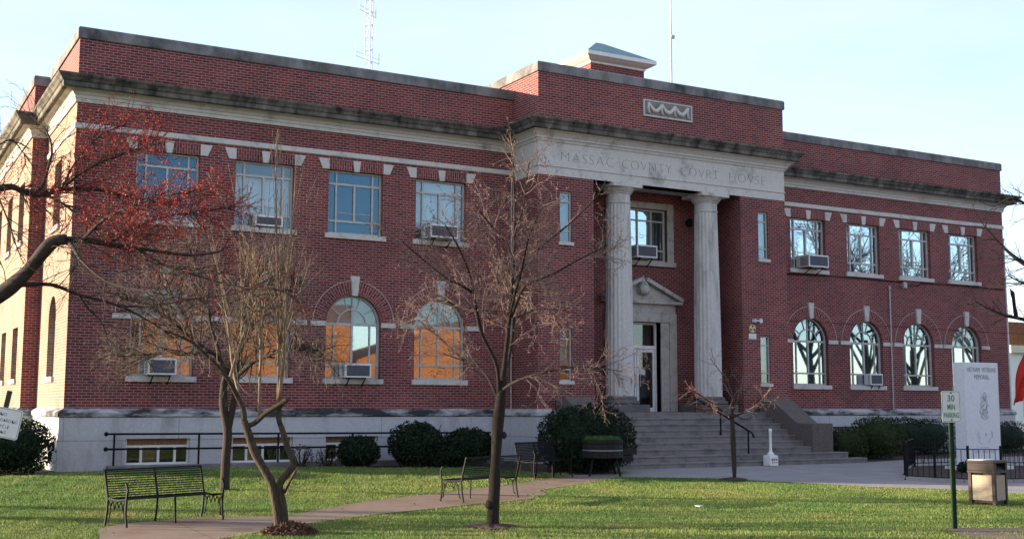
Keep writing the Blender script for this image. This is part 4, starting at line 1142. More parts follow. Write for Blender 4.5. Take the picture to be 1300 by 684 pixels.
B_pts = [(19.05, -10.1), (20.3, -8.9), (21.8, -7.6), (23.2, -6.6), (25.2, -6.6), (27.0, -7.6), (27.0, -10.5), (25.3, -11.9)]
fence_run(e, e.location, F_pts); fence_run(e, e.location, B_pts)
for p in F_pts+B_pts[1:-1]:
    mb = MB(); q = Vector((p[0], p[1], ground(*p)+.016))-e.location
    mb.box(q.x-.024, q.x+.024, q.y-.024, q.y+.024, q.z-.05, q.z+.92); mb.box(q.x-.045, q.x+.045, q.y-.045, q.y+.045, q.z-.05, q.z+.03)
    mb.build('post', 'black iron', e)
sheet('memorial_bed', F_pts+B_pts[:0:-1], 'mulch', 0.03, 0.6)
mb = MB()
for (ax, ay), (bx, by) in zip(F_pts+[F_pts[-1]], F_pts[1:]):
    mb.bar((ax, ay, ground(ax, ay)+.02), (bx, by, ground(bx, by)+.02), .14, .16)
tag(mb.build('bed_edging', 'plaza concrete'), 'low concrete edging under the iron fence of the memorial', 'edging')

# ================================================================== SHRUBS
def shrub(name, label, c, rx, ry, h, n, mat, seed, leaf=.055, boxy=0.0, group='clipped evergreen shrubs', stems=True):
    rng = np.random.default_rng(seed)
    e = empty(name, (c[0], c[1], ground(*c)), label, 'shrub', group)
    ph = rng.uniform(0, 6.28, 12)
    def rad(th, fi):
        r = 1+.07*np.sin(3*th+ph[0])*np.cos(2*fi+ph[1])+.05*np.sin(5*th+ph[2]+2*fi)+.04*np.sin(9*th+ph[3])*np.sin(6*fi+ph[4])+.03*np.sin(14*fi+7*th+ph[5])
        return r
    th = rng.uniform(0, 2*math.pi, n); s = rng.uniform(-.92, 1, n); fi = np.arcsin(s)
    rr = rad(th, fi)*(1-.30*rng.random(n)**2.2)*(1+.06*(rng.random(n) < .06))
    ca, sa = np.cos(fi), np.sin(fi)
    if boxy:
        p = 2+boxy; k = (np.abs(ca*np.cos(th))**p+np.abs(ca*np.sin(th))**p+np.abs(sa)**p)**(-1/p); rr = rr*k
    P = np.stack([rr*ca*np.cos(th)*rx, rr*ca*np.sin(th)*ry, h*.5+rr*sa*h*.5], 1)
    P = P[P[:, 2] > .02]; n = len(P)
    N = np.stack([ca*np.cos(th), ca*np.sin(th), sa], 1)[:n]+rng.normal(0, .6, (n, 3))
    D = rng.normal(0, 1, (n, 3)); D -= 0.3*N; D /= np.linalg.norm(D, axis=1)[:, None]
    B = np.cross(D, rng.normal(0, 1, (n, 3))); B /= np.linalg.norm(B, axis=1)[:, None]
    L = leaf*rng.uniform(.6, 1.3, n)[:, None]
    V = np.empty((n, 4, 3)); V[:, 0] = P-D*L; V[:, 1] = P+B*L*.35; V[:, 2] = P+D*L; V[:, 3] = P-B*L*.35
    quads(V.reshape(-1, 3), 4, 'leaves', mat, e)
    mb = MB(); core = []
    nu, nv = 14, 9
    for j in range(nv):
        f = -math.pi/2+math.pi*j/(nv-1)
        for i in range(nu):
            t = 2*math.pi*i/nu; r = .74*float(rad(t, f))
            if boxy:
                p = 2+boxy; r *= (abs(math.cos(f)*math.cos(t))**p+abs(math.cos(f)*math.sin(t))**p+abs(math.sin(f))**p+1e-9)**(-1/p)
            core.append((r*math.cos(f)*math.cos(t)*rx, r*math.cos(f)*math.sin(t)*ry, max(.0, h*.5+r*math.sin(f)*h*.5)))
    F = [(j*nu+i, j*nu+(i+1) % nu, (j+1)*nu+(i+1) % nu, (j+1)*nu+i) for j in range(nv-1) for i in range(nu)]
    mb.mesh(core, F)
    if n > 400: mb.build('inner_growth', mat, e, smooth=True)
    if stems:
        pr = random.Random(seed); mb = MB()
        for k in range(14):
            a = pr.random()*6.283; q = pr.uniform(.6, 1.0)
            x, y = rx*q*math.cos(a)*.98, ry*q*math.sin(a)*.98
            mb.tube([(x*.3, y*.3, .05), (x*.7, y*.7, h*.5), (x*1.02, y*1.02, h*pr.uniform(.6, 1.06))], [.02, .012, .005], 4)
        mb.build('stems', 'dark bark', e)
    return e

def quads(V, k, name, mat, parent=None):
    n = len(V)//k; me = bpy.data.meshes.new(name)
    me.vertices.add(n*k); me.loops.add(n*k); me.polygons.add(n)
    me.vertices.foreach_set('co', np.ascontiguousarray(V, np.float32).ravel())
    me.loops.foreach_set('vertex_index', np.arange(n*k, dtype=np.int32))
    me.polygons.foreach_set('loop_start', np.arange(0, n*k, k, dtype=np.int32))
    me.polygons.foreach_set('loop_total', np.full(n, k, np.int32))
    me.update(calc_edges=True); me.materials.append(MATS[mat])
    o = bpy.data.objects.new(name, me); link(o, parent); return o

shrub('evergreen_shrub', 'largest dark rounded evergreen shrub at the left foot of the steps', (12.62, -4.88), 1.30, 1.02, 1.74, 10500, 'yew leaf', 1, boxy=.6)
shrub('evergreen_shrub', 'taller of the two touching round shrubs between the railing and the path', (9.05, -1.75), .78, .72, 1.22, 5000, 'yew leaf', 2)
shrub('evergreen_shrub', 'round shrub right of its taller touching neighbour, behind the bench seen from behind', (10.55, -1.95), .80, .74, 1.05, 5000, 'yew leaf', 3)
shrub('evergreen_shrub', 'smallest round evergreen shrub in front of the third basement window', (7.45, -1.45), .58, .55, .84, 3000, 'yew leaf', 4)
shrub('evergreen_shrub', 'low dark filler shrub squeezed under the two touching round shrubs', (9.85, -2.15), .75, .45, .62, 2600, 'yew leaf', 5)
shrub('evergreen_shrub', 'dark bushy shrub at the left corner of the building beside the tilted sign', (-1.35, -0.55), 1.02, .95, 1.32, 6500, 'yew leaf', 6, boxy=.8)
shrub('evergreen_shrub', 'dark shrub farthest left, along the side wall beyond the corner shrub', (-2.6, 1.3), 1.15, 1.0, 1.25, 5000, 'yew leaf', 7, boxy=.6)
shrub('privet_shrub', 'short boxy clipped shrub against the right cheek wall of the steps', (23.65, -3.3), .66, .62, 1.02, 4200, 'privet leaf', 8, boxy=2.0, leaf=.04)
shrub('privet_shrub', 'ragged taller shrub with loose shoots right of the short clipped one', (25.2, -3.2), .86, .85, 1.36, 5200, 'privet leaf', 9, boxy=.6, leaf=.045)
shrub('clipped_hedge', 'long dark clipped hedge behind the parking sign at the right base wall', (28.35, -1.9), 1.85, .60, 1.25, 7500, 'yew leaf', 10, boxy=6.0, leaf=.04)
shrub('clipped_hedge', 'dark clipped hedge right of the memorial stone', (32.6, -2.0), 1.55, .62, 1.12, 5200, 'yew leaf', 11, boxy=6.0, leaf=.04)
for i, (x, y, h, l) in enumerate([(5.9, -1.25, .60, 'sparse leafless bush nearest the twin stemmed tree on the planting bed'), (6.6, -1.35, .52, 'sparse brownish bush beside the smallest round shrub on the planting bed')]):
    shrub('sparse_bush', l, (x, y), .34, .30, h, 260, 'bare shrub leaf', 30+i, leaf=.045, group='sparse bushes')
for i, (x, y, h, l) in enumerate([(24.3, -9.0, .34, 'small green plant at the foot of the memorial stone, left of its footing'), (25.9, -9.3, .62, 'dark green plant inside the iron fence right of the memorial stone')]):
    shrub('bedding_plant', l, (x-(1.6 if i == 0 else 0), y, ), .34, .30, h, 700, 'yew leaf', 40+i, leaf=.05, group='bedding plants', stems=False)

# ================================================================== TREES
def resample(pts, n):
    P = np.array([tuple(p) for p in pts], float)
    if len(P) < 3: 
        t = np.linspace(0, 1, n)[:, None]; return P[0]*(1-t)+P[-1]*t
    Q = np.vstack([2*P[0]-P[1], P, 2*P[-1]-P[-2]]); out = []
    k = len(P)-1
    for t in np.linspace(0, k-1e-6, n):
        i = int(t); f = t-i; a, b, c, d = Q[i], Q[i+1], Q[i+2], Q[i+3]
        out.append(.5*((2*b)+(-a+c)*f+(2*a-5*b+4*c-d)*f*f+(-a+3*b-3*c+d)*f**3))
    return np.array(out)

class Tree:
    def __init__(s, name, label, base, seed, bark, twig, bud=None, cat='tree', group=None):
        s.e = empty(name, base, label, cat, group)
        s.base = np.array(base, float); s.rng = np.random.default_rng(seed)
        s.bk = MB(); s.tw = MB(); s.buds = []; s.bark, s.twig, s.budm = bark, twig, bud
    def limb(s, pts, r0, r1, bark=True, n=None, sides=9, knots=0.085):
        P = resample(pts, n or max(6, 4*len(pts)))
        rad = np.linspace(0, 1, len(P)); rad = r0+(r1-r0)*rad**.9
        if knots:
            w = s.rng.normal(0, knots, len(P)+4); rad = rad*(1+np.convolve(w, [.25, .5, .7, .5, .25], 'valid'))
        (s.bk if bark else s.tw).tube(P-s.base, list(rad), sides)
        return P, rad
    def grow(s, P, rad, lv, spec):
        """children along a limb; spec[lv] = dict(n, t0, ang, len, r, up, wig, seg)"""
        if lv >= len(spec): return
        q = spec[lv]; rng = s.rng
        seg = np.linalg.norm(np.diff(P, axis=0), axis=1).sum()
        n = q['n'](seg) if callable(q['n']) else q['n']
        n = int(n+rng.random())
        for _ in range(n):
            t = q['t0']+(1-q['t0'])*rng.random()**.85
            x = t*(len(P)-1); i = min(int(x), len(P)-2); f = x-i
            p = P[i]*(1-f)+P[i+1]*f; r = rad[i]*(1-f)+rad[i+1]*f
            T = P[i+1]-P[i]; T /= np.linalg.norm(T)+1e-9
            a = rng.normal(0, 1, 3); a -= T*(a@T); a /= np.linalg.norm(a)
            an = R(q['ang']*rng.uniform(.6, 1.3))
            d = T*math.cos(an)+a*math.sin(an); d[2] += q['up']; d /= np.linalg.norm(d)
            L = q['len']*rng.uniform(.45, 1.25)*(1.1-.55*t)
            k = q['seg']; pts = [p]; cur = d.copy()
            for j in range(k):
                cur = cur+rng.normal(0, q['wig'], 3); cur[2] += q.get('grav', 0)
                cur /= np.linalg.norm(cur); pts.append(pts[-1]+cur*L/k)
            C = np.array(pts); rc = min(r*.75, q['r']); rr = np.linspace(rc, max(rc*.35, q.get('rmin', .0022)), len(C))
            mb = s.bk if q.get('bark') else s.tw
            mb.tube(C-s.base, list(rr), q.get('sides', 4), caps=False)
            if 'bud' in q:
                for _b in range(int(q['bud']+rng.random())):
                    j = rng.uniform(.25, 1)*(k); i2 = min(int(j), k-1); f2 = j-i2
                    s.buds.append(C[i2]*(1-f2)+C[i2+1]*f2+rng.normal(0, .012, 3))
            s.grow(C, rr, lv+1, spec)
    def finish(s, bud=.02):
        s.bk.build('trunk', s.bark, s.e, smooth=True)
        if s.tw.v: s.tw.build('twigs', s.twig, s.e, smooth=True)
        if s.buds and s.budm:
            P = np.array(s.buds)-s.base; n = len(P); rng = s.rng
            out = []
            for _ in range(2):
                D = rng.normal(0, 1, (n, 3)); D /= np.linalg.norm(D, axis=1)[:, None]
                B = np.cross(D, rng.normal(0, 1, (n, 3))); B /= np.linalg.norm(B, axis=1)[:, None]
                L = bud*rng.uniform(.6, 1.5, n)[:, None]
                V = np.empty((n, 4, 3)); V[:, 0] = P-D*L; V[:, 1] = P+B*L*.55; V[:, 2] = P+D*L; V[:, 3] = P-B*L*.55
                out.append(V.reshape(-1, 3))
            quads(np.vstack(out), 4, 'buds', s.budm, s.e)
        return s.e

def px(d0, pts): return [at(u, v, d0+(p[0] if p else 0)) for u, v, *p in pts]

# --- grey spreading tree behind the left bench
B1 = (2.3, -6.73, ground(2.3, -6.73)); d1 = depth_of(B1); k1 = d1/FPX
T1 = Tree('spreading_tree', 'grey bare tree with a dense twisted crown standing behind the left bench', B1, 11, 'grey bark', 'grey twig')
L1 = [([(285,626),(286.5,585),(289,548),(284,517),(284,490),(287,475)], 6.30, 4.55),
      ([(289,548),(297,510),(301,478),(307,440,.2),(318,405,.3),(345,375,.2),(385,358,0)], 4.55, 1.26),
      ([(287,475),(278,455),(266,445,-.3),(246,432,-.5),(215,405,-.8),(180,385,-1),(150,378,-1.1)], 3.50, 0.84),
      ([(287,475),(296,455,.4),(310,432,.8),(325,405,1.0),(338,392,1.3),(370,395,1.6)], 3.15, 0.84),
      ([(284,490),(280,455,.5),(268,415,1.0),(262,380,1.3),(250,345,1.5),(240,318,1.6)], 3.15, 0.77),
      ([(301,478),(318,462,-.6),(345,450,-1.2),(378,440,-1.6),(415,446,-1.8)], 2.66, 0.77),
      ([(266,445,-.3),(240,450,-.2),(210,446,.2),(170,452,.5),(138,448,.8)], 2.24, 0.70),
      ([(318,405,.3),(322,375,-.2),(330,350,-.5),(345,322,-.7)], 2.10, 0.63),
      ([(246,432,-.5),(230,395,-.4),(205,360,-.2),(190,335,0)], 2.10, 0.63)]
SP1 = [dict(n=lambda L: 11*L, t0=.25, ang=48, len=1.2, r=.018, up=.10, wig=.22, seg=6, sides=5, bark=True),
       dict(n=lambda L: 7*L+1, t0=.15, ang=52, len=.70, r=.008, up=.06, wig=.30, seg=5, sides=4),
       dict(n=lambda L: 5.0*L+.5, t0=.2, ang=50, len=.36, r=.0050, up=.02, wig=.34, seg=4, sides=3, rmin=.0034)]
for i, (pts, a, b) in enumerate(L1):
    P, rd = T1.limb(px(d1, pts), a*k1, b*k1)
    if i: T1.grow(P, rd, 0, SP1)
T1.finish()

# --- twin stemmed tree beside the path with tall pale whips
B2 = (1.19, -14.18, ground(1.19, -14.18)); d2 = depth_of(B2); k2 = d2/FPX
T2 = Tree('twin_stemmed_tree', 'twin stemmed tree with pale upright whips growing from a leafy mound beside the path', B2, 12, 'mottled bark', 'tan twig')
L2 = [([(357,680),(347,620),(338,600),(323.6,574),(315,548),(310,534)], 6.12, 4.68),
      ([(310,534),(309,520),(300,500),(291,483,-.2),(279,467,-.3),(262,450,-.5),(240,432,-.7),(205,418,-.9)], 3.96, 1.08),
      ([(312,540),(323,537),(338,524,-.1),(352,515,-.2),(366,506.5,-.3)], 3.60, 2.88),
      ([(363,680),(359.5,640),(355,616),(364,601),(373,588),(366,570),(359,547),(354,531),(354,511)], 5.04, 3.60),
      ([(361,624),(367,612,-.15),(376,597,-.25)], 2.30, 1.58),
      ([(354,520),(357,514,-.05),(360,510,-.1)], 2.88, 2.45),
      ([(354,511),(354,440,.1),(352,360,.2),(351,290,.2),(350,230,.1),(352,172,0)], 2.74, 0.43),
      ([(354,511),(361,440,-.1),(363,370,-.2),(367,320,-.2),(373,260,-.1),(376,205,0)], 2.59, 0.43),
      ([(329,530),(330,480,.2),(331,440,.3),(328,380,.4),(322,320,.5),(314,255,.5)], 2.16, 0.43),
      ([(291,483,-.2),(299,455,-.1),(309,425,.1),(322,390,.2),(335,350,.3)], 2.16, 0.58),
      ([(309,520),(296,470,.4),(290,420,.7),(281,360,.9),(270,310,1.0)], 1.87, 0.50)]
SP2 = [dict(n=lambda L: 2.0*L, t0=.25, ang=24, len=.80, r=.008, up=.22, wig=.10, seg=6, sides=4, grav=.03),
       dict(n=lambda L: 2.6*L, t0=.2, ang=30, len=.36, r=.004, up=.15, wig=.16, seg=4, sides=3, rmin=.0022)]
SP2b = [dict(n=lambda L: 5*L, t0=.35, ang=50, len=.75, r=.010, up=.12, wig=.22, seg=6, sides=4),
        dict(n=lambda L: 5*L, t0=.2, ang=48, len=.38, r=.005, up=.06, wig=.28, seg=4, sides=3, rmin=.0025)]
for i, (pts, a, b) in enumerate(L2):
    P, rd = T2.limb(px(d2, pts), a*k2, b*k2, bark=i < 6, knots=.05 if i < 6 else .02)
    if i in (1, 9): T2.grow(P, rd, 0, SP2b)
    elif i >= 6: T2.grow(P, rd, 0, SP2)
rg = np.random.default_rng(77)
for k in range(44):
    u0 = rg.choice([354, 361, 331, 312, 330, 300])+rg.uniform(-6, 6); v0 = rg.uniform(395, 500); dd = rg.uniform(-.5, .6)
    u1 = u0+rg.normal(0, 46)-6; u1 = min(418, max(262, u1)); v1 = rg.uniform(205, 350)
    mid = (u0*.62+u1*.38+rg.uniform(-5, 5), v0*.5+v1*.5, dd*.6)
    P, rd = T2.limb(px(d2, [(u0, v0, dd*.3), mid, (u1, v1, dd)]), rg.uniform(.5, .85)*k2, .30*k2, bark=False, n=9, sides=4, knots=0)
    T2.grow(P, rd, 0, [dict(n=lambda L: 3.0*L, t0=.2, ang=24, len=.42, r=.006, up=.2, wig=.12, seg=4, sides=3, rmin=.0035)])
T2.finish()
mb = MB(); rng = random.Random(8)
V = []
for k in range(1500):
    a = rng.random()*6.283; r = .42*rng.random()**.5; z = .02+.17*(1-(r/.42)**2)*rng.random()
    V.append((B2[0]+.03+r*math.cos(a), B2[1]+r*math.sin(a), B2[2]+z))
V = np.array(V); n = len(V); rn = np.random.default_rng(2)
D = rn.normal(0, 1, (n, 3)); D /= np.linalg.norm(D, axis=1)[:, None]; Bq = np.cross(D, rn.normal(0, 1, (n, 3))); Bq /= np.linalg.norm(Bq, axis=1)[:, None]
Q = np.empty((n, 4, 3)); Q[:, 0] = V-D*.045; Q[:, 1] = V+Bq*.025; Q[:, 2] = V+D*.045; Q[:, 3] = V-Bq*.025
tag(quads(Q.reshape(-1, 3), 4, 'leaf_mound', 'dry leaf'), 'mound of dry reddish leaves at the foot of the twin stemmed tree', 'leaf mound', kind='stuff')

# --- single stemmed tree on the lawn
B3 = (4.42, -14.8, ground(4.42, -14.8)); d3 = depth_of(B3); k3 = d3/FPX
T3 = Tree('lawn_tree', 'single stemmed bare tree with a fine pinkish crown on the open lawn', B3, 13, 'dark bark', 'pink twig', 'pink bud')
L3 = [([(625,674),(625,668),(626.5,640),(629,590),(631.5,545),(635,510),(639,478)], 8.58, 5.46),
      ([(638,485),(641,458),(646,410),(650,362,.2),(653,299,.3),(652,219,.3),(648,172,.2)], 4.29, 0.62),
      ([(634,500),(630,462,-.2),(613,426,-.4),(605,395,-.6),(600,365,-.7),(593,339,-.8),(580,310,-1.0),(565,285,-1.2)], 3.12, 0.70),
      ([(601,372,-.65),(585,362,-.9),(567,353,-1.1),(540,332,-1.4),(509,306,-1.6)], 1.87, 0.55),
      ([(634,512),(620,480,.4),(606,466,.7),(590,458,.9),(559,429,1.3),(530,405,1.5)], 2.18, 0.55),
      ([(592,459,.9),(578,454,.9),(563,449,.8)], 1.09, 0.39),
      ([(640,470),(646,455,.4),(652,405,.7),(646,370,.9),(638,340,1.0),(628,300,1.2)], 2.81, 0.70),
      ([(649,402,.1),(657,382,-.3),(668,362,-.6),(700,349,-1.0),(732,331,-1.3),(772,311,-1.5)], 2.50, 0.62),
      ([(650,362,.2),(664,340,.6),(684,316,1.0),(724,283,1.5),(756,251,1.8),(770,228,2.0)], 2.34, 0.55),
      ([(651,331,.2),(640,305,-.3),(621,283,-.6),(601,258,-.9)], 2.03, 0.55),
      ([(637,495),(655,484,-.5),(684,474,-1.0),(720,467,-1.4),(748,466,-1.6),(790,471,-1.8)], 2.03, 0.47),
      ([(652,405,.5),(670,396,.9),(690,392,1.3),(732,397,1.7)], 1.87, 0.47),
      ([(646,410),(652,380,-.6),(662,345,-1.0),(672,300,-1.3),(690,260,-1.5)], 2.03, 0.55),
      ([(653,299,.3),(664,262,.1),(668,230,-.1),(672,205,-.2)], 1.56, 0.47),
      ([(604,395,-.6),(590,392,-.2),(570,380,.3),(548,372,.6)], 1.56, 0.47)]
SP3 = [dict(n=lambda L: 6.8*L+1, t0=.25, ang=46, len=.95, r=.009, up=.06, wig=.16, seg=6, sides=4, bud=2),
       dict(n=lambda L: 8*L+1, t0=.15, ang=48, len=.46, r=.006, up=.06, wig=.24, seg=5, sides=3, bud=3),
       dict(n=lambda L: 4*L+.6, t0=.2, ang=48, len=.20, r=.0045, up=.05, wig=.28, seg=3, sides=3, rmin=.0032, bud=2)]
for i, (pts, a, b) in enumerate(L3):
    P, rd = T3.limb(px(d3, pts), a*k3, b*k3)
    if i == 1: T3.grow(P[:int(len(P)*.72)], rd, 0, SP3); T3.grow(P[int(len(P)*.72):], rd[int(len(P)*.72):], 1, SP3)
    elif i == 8: T3.grow(P, rd, 0, [dict(SP3[0], n=9, len=.6), SP3[2]])
    elif i: T3.grow(P, rd, 0, SP3)
# knots and swellings on the trunk
for u, v, r in ((627, 560, 3), (640, 552, 3.4), (622, 640, 6)):
    c_ = at(u, v, d3-.03); T3.bk.lathe([(.0, -r*k3*1.6), (r*k3, -r*k3*.6), (r*k3*1.1, 0), (r*k3*.8, r*k3*.8), (0, r*k3*1.5)], 8, tuple(np.array(c_)-T3.base))
T3.finish(.011)
def mulch_ring(label, base, r):
    rng = random.Random(4); mb = MB(); n = 28; V = [(base[0], base[1], base[2]+.07)]
    for j in range(1, 4):
        for i in range(n):
            a = 2*math.pi*i/n; q = r*j/3*(1+(.18*math.sin(3*a+1)+.12*math.sin(7*a)) * (j == 3))
            x, y = base[0]+q*math.cos(a), base[1]+q*math.sin(a); V.append((x, y, ground(x, y)+(.06*(1-j/3)+.012)+rng.uniform(0, .02)))
    F = [(0, 1+i, 1+(i+1) % n) for i in range(n)]+[(1+j*n+i, 1+(j+1)*n+i, 1+(j+1)*n+(i+1) % n, 1+j*n+(i+1) % n) for j in range(2) for i in range(n)]
    mb.mesh(V, F); o = mb.build('mulch_ring', 'mulch'); tag(o, label, 'mulch', kind='stuff'); return o
mulch_ring('ragged ring of dark mulch round the foot of the single stemmed lawn tree', B3, .42)

# --- young tree before the steps
B4 = (14.73, -8.48, ground(14.73, -8.48)); d4 = depth_of(B4); k4 = d4/FPX
T4 = Tree('young_tree', 'small young tree with a few red buds in front of the steps', B4, 14, 'grey bark', 'pink twig', 'red bud')
L4 = [([(932.6,611),(932,590),(931,566),(930,540),(929,528)], 2.73, 3.10),
      ([(929,530),(930,518),(931,508),(928,497,.1),(924,486,.2),(919,474,.3)], 2.36, 0.62),
      ([(929,530),(922,524,-.3),(908,515,-.6),(892,503,-.9),(874,493,-1.1)], 1.49, 0.50),
      ([(929,530),(940,525,-.3),(952,519,-.5),(965,510,-.8),(976,494,-1.0)], 1.49, 0.50),
      ([(931,520),(937,507,.4),(945,498,.6),(956,488,.9)], 1.24, 0.43),
      ([(924,527),(914,520,.4),(900,520,.7),(884,519,.9)], 1.24, 0.43),
      ([(931,525),(945,532,.3),(958,528,.5)], 0.99, 0.37),
      ([(920,478,.3),(910,466,.5),(902,455,.7)], 0.74, 0.31)]
SP4 = [dict(n=lambda L: 7*L+1, t0=.2, ang=46, len=.6, r=.007, up=.12, wig=.20, seg=5, sides=4, bud=.1),
       dict(n=lambda L: 6*L+1, t0=.2, ang=46, len=.30, r=.0045, up=.06, wig=.25, seg=4, sides=3, rmin=.003, bud=.12)]
for i, (pts, a, b) in enumerate(L4):
    P, rd = T4.limb(px(d4, pts), a*k4, b*k4)
    if i:
        T4.grow(P, rd, 0, SP4)
        if i in (2, 5): T4.grow(P, rd, 1, [None, dict(n=16, t0=.35, ang=46, len=.30, r=.006, up=.1, wig=.25, seg=4, sides=3, rmin=.003, bud=3)])
T4.finish(.019)
mulch_ring('small worn patch of soil round the foot of the young tree before the steps', B4, .35)

# --- red budding maple reaching in from the left
d5 = 17.0; k5 = d5/FPX
c5 = at(-250, 640, d5); B5 = (c5.x, c5.y, ground(c5.x, c5.y)); 
T5 = Tree('budding_maple', 'dark maple limbs with clouds of small red buds reaching in from the left edge', B5, 15, 'maple bark', 'maple bark', 'red bud')
tv = lambda v: v
L5 = [([(-250,690),(-245,600),(-232,520),(-205,455)], 26.52, 20.28),
      ([(-205,455),(-110,425,.2),(-40,396,.2),(0,374,.1),(32,347,0),(58,316,-.1),(70,306,-.1),(84,304,-.1)], 13.26, 6.63),
      ([(70,306,-.1),(105,304,0),(137,310,.1),(174,315,.3),(242,324,.6),(284,318,.8)], 5.07, 0.94),
      ([(18,362,.05),(40,361,.3),(68,362,.5),(100,374,.7),(153,389,1.0),(195,411,1.2),(222,430,1.4)], 3.59, 0.78),
      ([(84,305,0),(95,318,-.4),(105,332,-.6),(132,355,-.8),(163,366,-1.0),(200,372,-1.2)], 3.12, 0.78),
      ([(-205,455),(-150,350,.6),(-70,270,.9),(5,238,1.0),(32,245,1.1),(58,247,1.2),(79,240,1.3),(132,242,1.5),(174,253,1.7),(225,262,1.9)], 7.02, 0.78),
      ([(40,247,1.1),(53,237,1.2),(62,210,1.3),(66,190,1.4),(60,168,1.5),(50,156,1.6),(30,140,1.7)], 2.81, 0.55),
      ([(79,240,1.3),(100,222,1.1),(130,205,.9),(170,190,.7),(205,182,.5)], 2.18, 0.55),
      ([(105,304,0),(130,280,-.5),(165,262,-.9),(205,250,-1.2),(255,240,-1.5)], 2.50, 0.62),
      ([(137,310,.1),(170,290,.5),(210,275,.8),(260,268,1.1),(300,262,1.3)], 2.34, 0.55),
      ([(58,247,1.2),(85,262,.9),(110,285,.6),(150,300,.3),(190,300,0)], 2.03, 0.55),
      ([(174,315,.3),(205,335,.1),(250,350,-.2),(310,365,-.5),(370,368,-.8)], 2.03, 0.55),
      ([(-10,232,1.0),(0,255,.7),(12,285,.5),(20,310,.4),(30,335,.3)], 1.72, 0.55),
      ([(153,389,1.0),(190,388,.7),(240,380,.5),(300,372,.3),(345,352,.1)], 1.87, 0.55),
      ([(100,374,.7),(112,392,.9),(128,408,1.1),(136,428,1.2)], 1.72, 0.55),
      ([(79,240,1.3),(92,212,1.5),(112,188,1.6),(130,170,1.7),(160,158,1.8)], 1.87, 0.47),
      ([(-70,270,.9),(-30,210,1.0),(10,178,1.0),(28,192,1.0),(45,215,1.0)], 2.03, 0.47)]
SP5 = [dict(n=lambda L: 7.0*L+1, t0=.12, ang=42, len=.85, r=.0075, up=.05, wig=.18, seg=6, sides=4, bud=1),
       dict(n=lambda L: 7.0*L+1, t0=.15, ang=44, len=.42, r=.0045, up=.08, wig=.22, seg=5, sides=3, rmin=.003, bud=2)]
RED = {2: 1.6, 7: 4.2, 8: 4.2, 9: 4.2, 10: 3.4, 5: 2.4, 11: 1.8, 13: 1.4, 15: 3.0}
for i, (pts, a, b) in enumerate(L5):
    P, rd = T5.limb(px(d5, pts), a*k5, b*k5, knots=.05)
    if i == 0: continue
    if i == 1: T5.grow(P[8:], rd[8:], 0, [dict(SP5[0], n=8, bud=0), dict(SP5[1], bud=0)]); continue
    w = RED.get(i, .15)
    s0 = dict(SP5[0], bud=2*w); s1 = dict(SP5[1], bud=2.4*w)
    if w > 2: s0['n'] = lambda L: 19*L+1
    T5.grow(P, rd, 0, [s0, s1])
T5.finish(.0115)

# --- bare tree outside the right edge, twigs in view
d6 = 16.0; k6 = d6/FPX
c6 = at(1530, 600, d6); B6 = (c6.x, c6.y, ground(c6.x, c6.y))
T6 = Tree('bare_street_tree', 'bare dark twigs of a tree reaching in at the right edge', B6, 16, 'dark bark', 'dark bark')
L6 = [([(1530,680),(1525,560),(1515,470),(1500,400)], 22, 15),
      ([(1510,450),(1430,390,.3),(1370,352,.4),(1320,342,.4),(1296,332,.4),(1272,312,.4),(1248,285,.4)], 7, .7),
      ([(1500,400),(1420,300,.6),(1350,270,.7),(1310,262,.7),(1285,252,.7),(1262,262,.7)], 6, .7),
      ([(1510,460),(1400,425,-.3),(1330,415,-.4),(1298,405,-.4),(1268,398,-.4),(1232,380,-.4)], 6, .6),
      ([(1510,450),(1400,370,0),(1330,372,0),(1300,360,0),(1280,350,0)], 4, .6),
      ([(1500,400),(1480,280,0),(1450,150,.5),(1420,40,.8)], 9, 2),
      ([(1500,400),(1540,280,0),(1590,150,-.5)], 9, 2)]
SP6 = [dict(n=lambda L: 5*L+1, t0=.25, ang=38, len=.70, r=.007, up=.03, wig=.14, seg=6, sides=4),
       dict(n=lambda L: 4*L, t0=.2, ang=40, len=.35, r=.004, up=.03, wig=.18, seg=4, sides=3, rmin=.0022)]
for i, (pts, a, b) in enumerate(L6):
    P, rd = T6.limb(px(d6, pts), a*k6, b*k6)
    if i: T6.grow(P, rd, 0, SP6)
T6.finish()

# --- trees of the street side that the right windows mirror
def street_tree(x, y, h, seed, label, dens=1.0):
    b = (x, y, ground(x, y)); T = Tree('bare_street_tree', label, b, seed, 'dark bark', 'dark bark', group='bare trees across the street')
    rg = np.random.default_rng(seed)
    P, rd = T.limb([(x, y, b[2]-.1), (x+.1, y, h*.2), (x-.1, y+.1, h*.4)], .26, .16)
    for k in range(int(9*min(1, dens+.25))):
        a = k*2.4+rg.uniform(-.3, .3); sp = h*rg.uniform(.25, .42); z1 = h*rg.uniform(.62, 1.0)
        P, rd = T.limb([(x, y, h*(.17+rg.uniform(0, .26))), (x+sp*.4*math.cos(a), y+sp*.4*math.sin(a), h*.5), (x+sp*.8*math.cos(a), y+sp*.8*math.sin(a), h*.5+(z1-h*.5)*.6), (x+sp*1.1*math.cos(a), y+sp*1.1*math.sin(a), z1)], .085, .018, sides=6)
        T.grow(P, rd, 0, [dict(n=12*dens, t0=.2, ang=42, len=h*.22, r=.035, up=.1, wig=.16, seg=5, sides=4, bark=True, rmin=.012), dict(n=7*dens, t0=.2, ang=42, len=h*.10, r=.014, up=.08, wig=.2, seg=4, sides=3, rmin=.008)])
    T.finish()
street_tree(39.2, -14.4, 12, 57, 'bare tree nearest the courthouse at the right of the square, mirrored in the arched windows')
street_tree(42.8, -14.0, 13, 51, 'bare tree right of the square, second nearest the courthouse, mirrored in its arched windows')
street_tree(47.5, -15.0, 12, 52, 'bare tree between two others right of the square, mirrored in the arched windows')
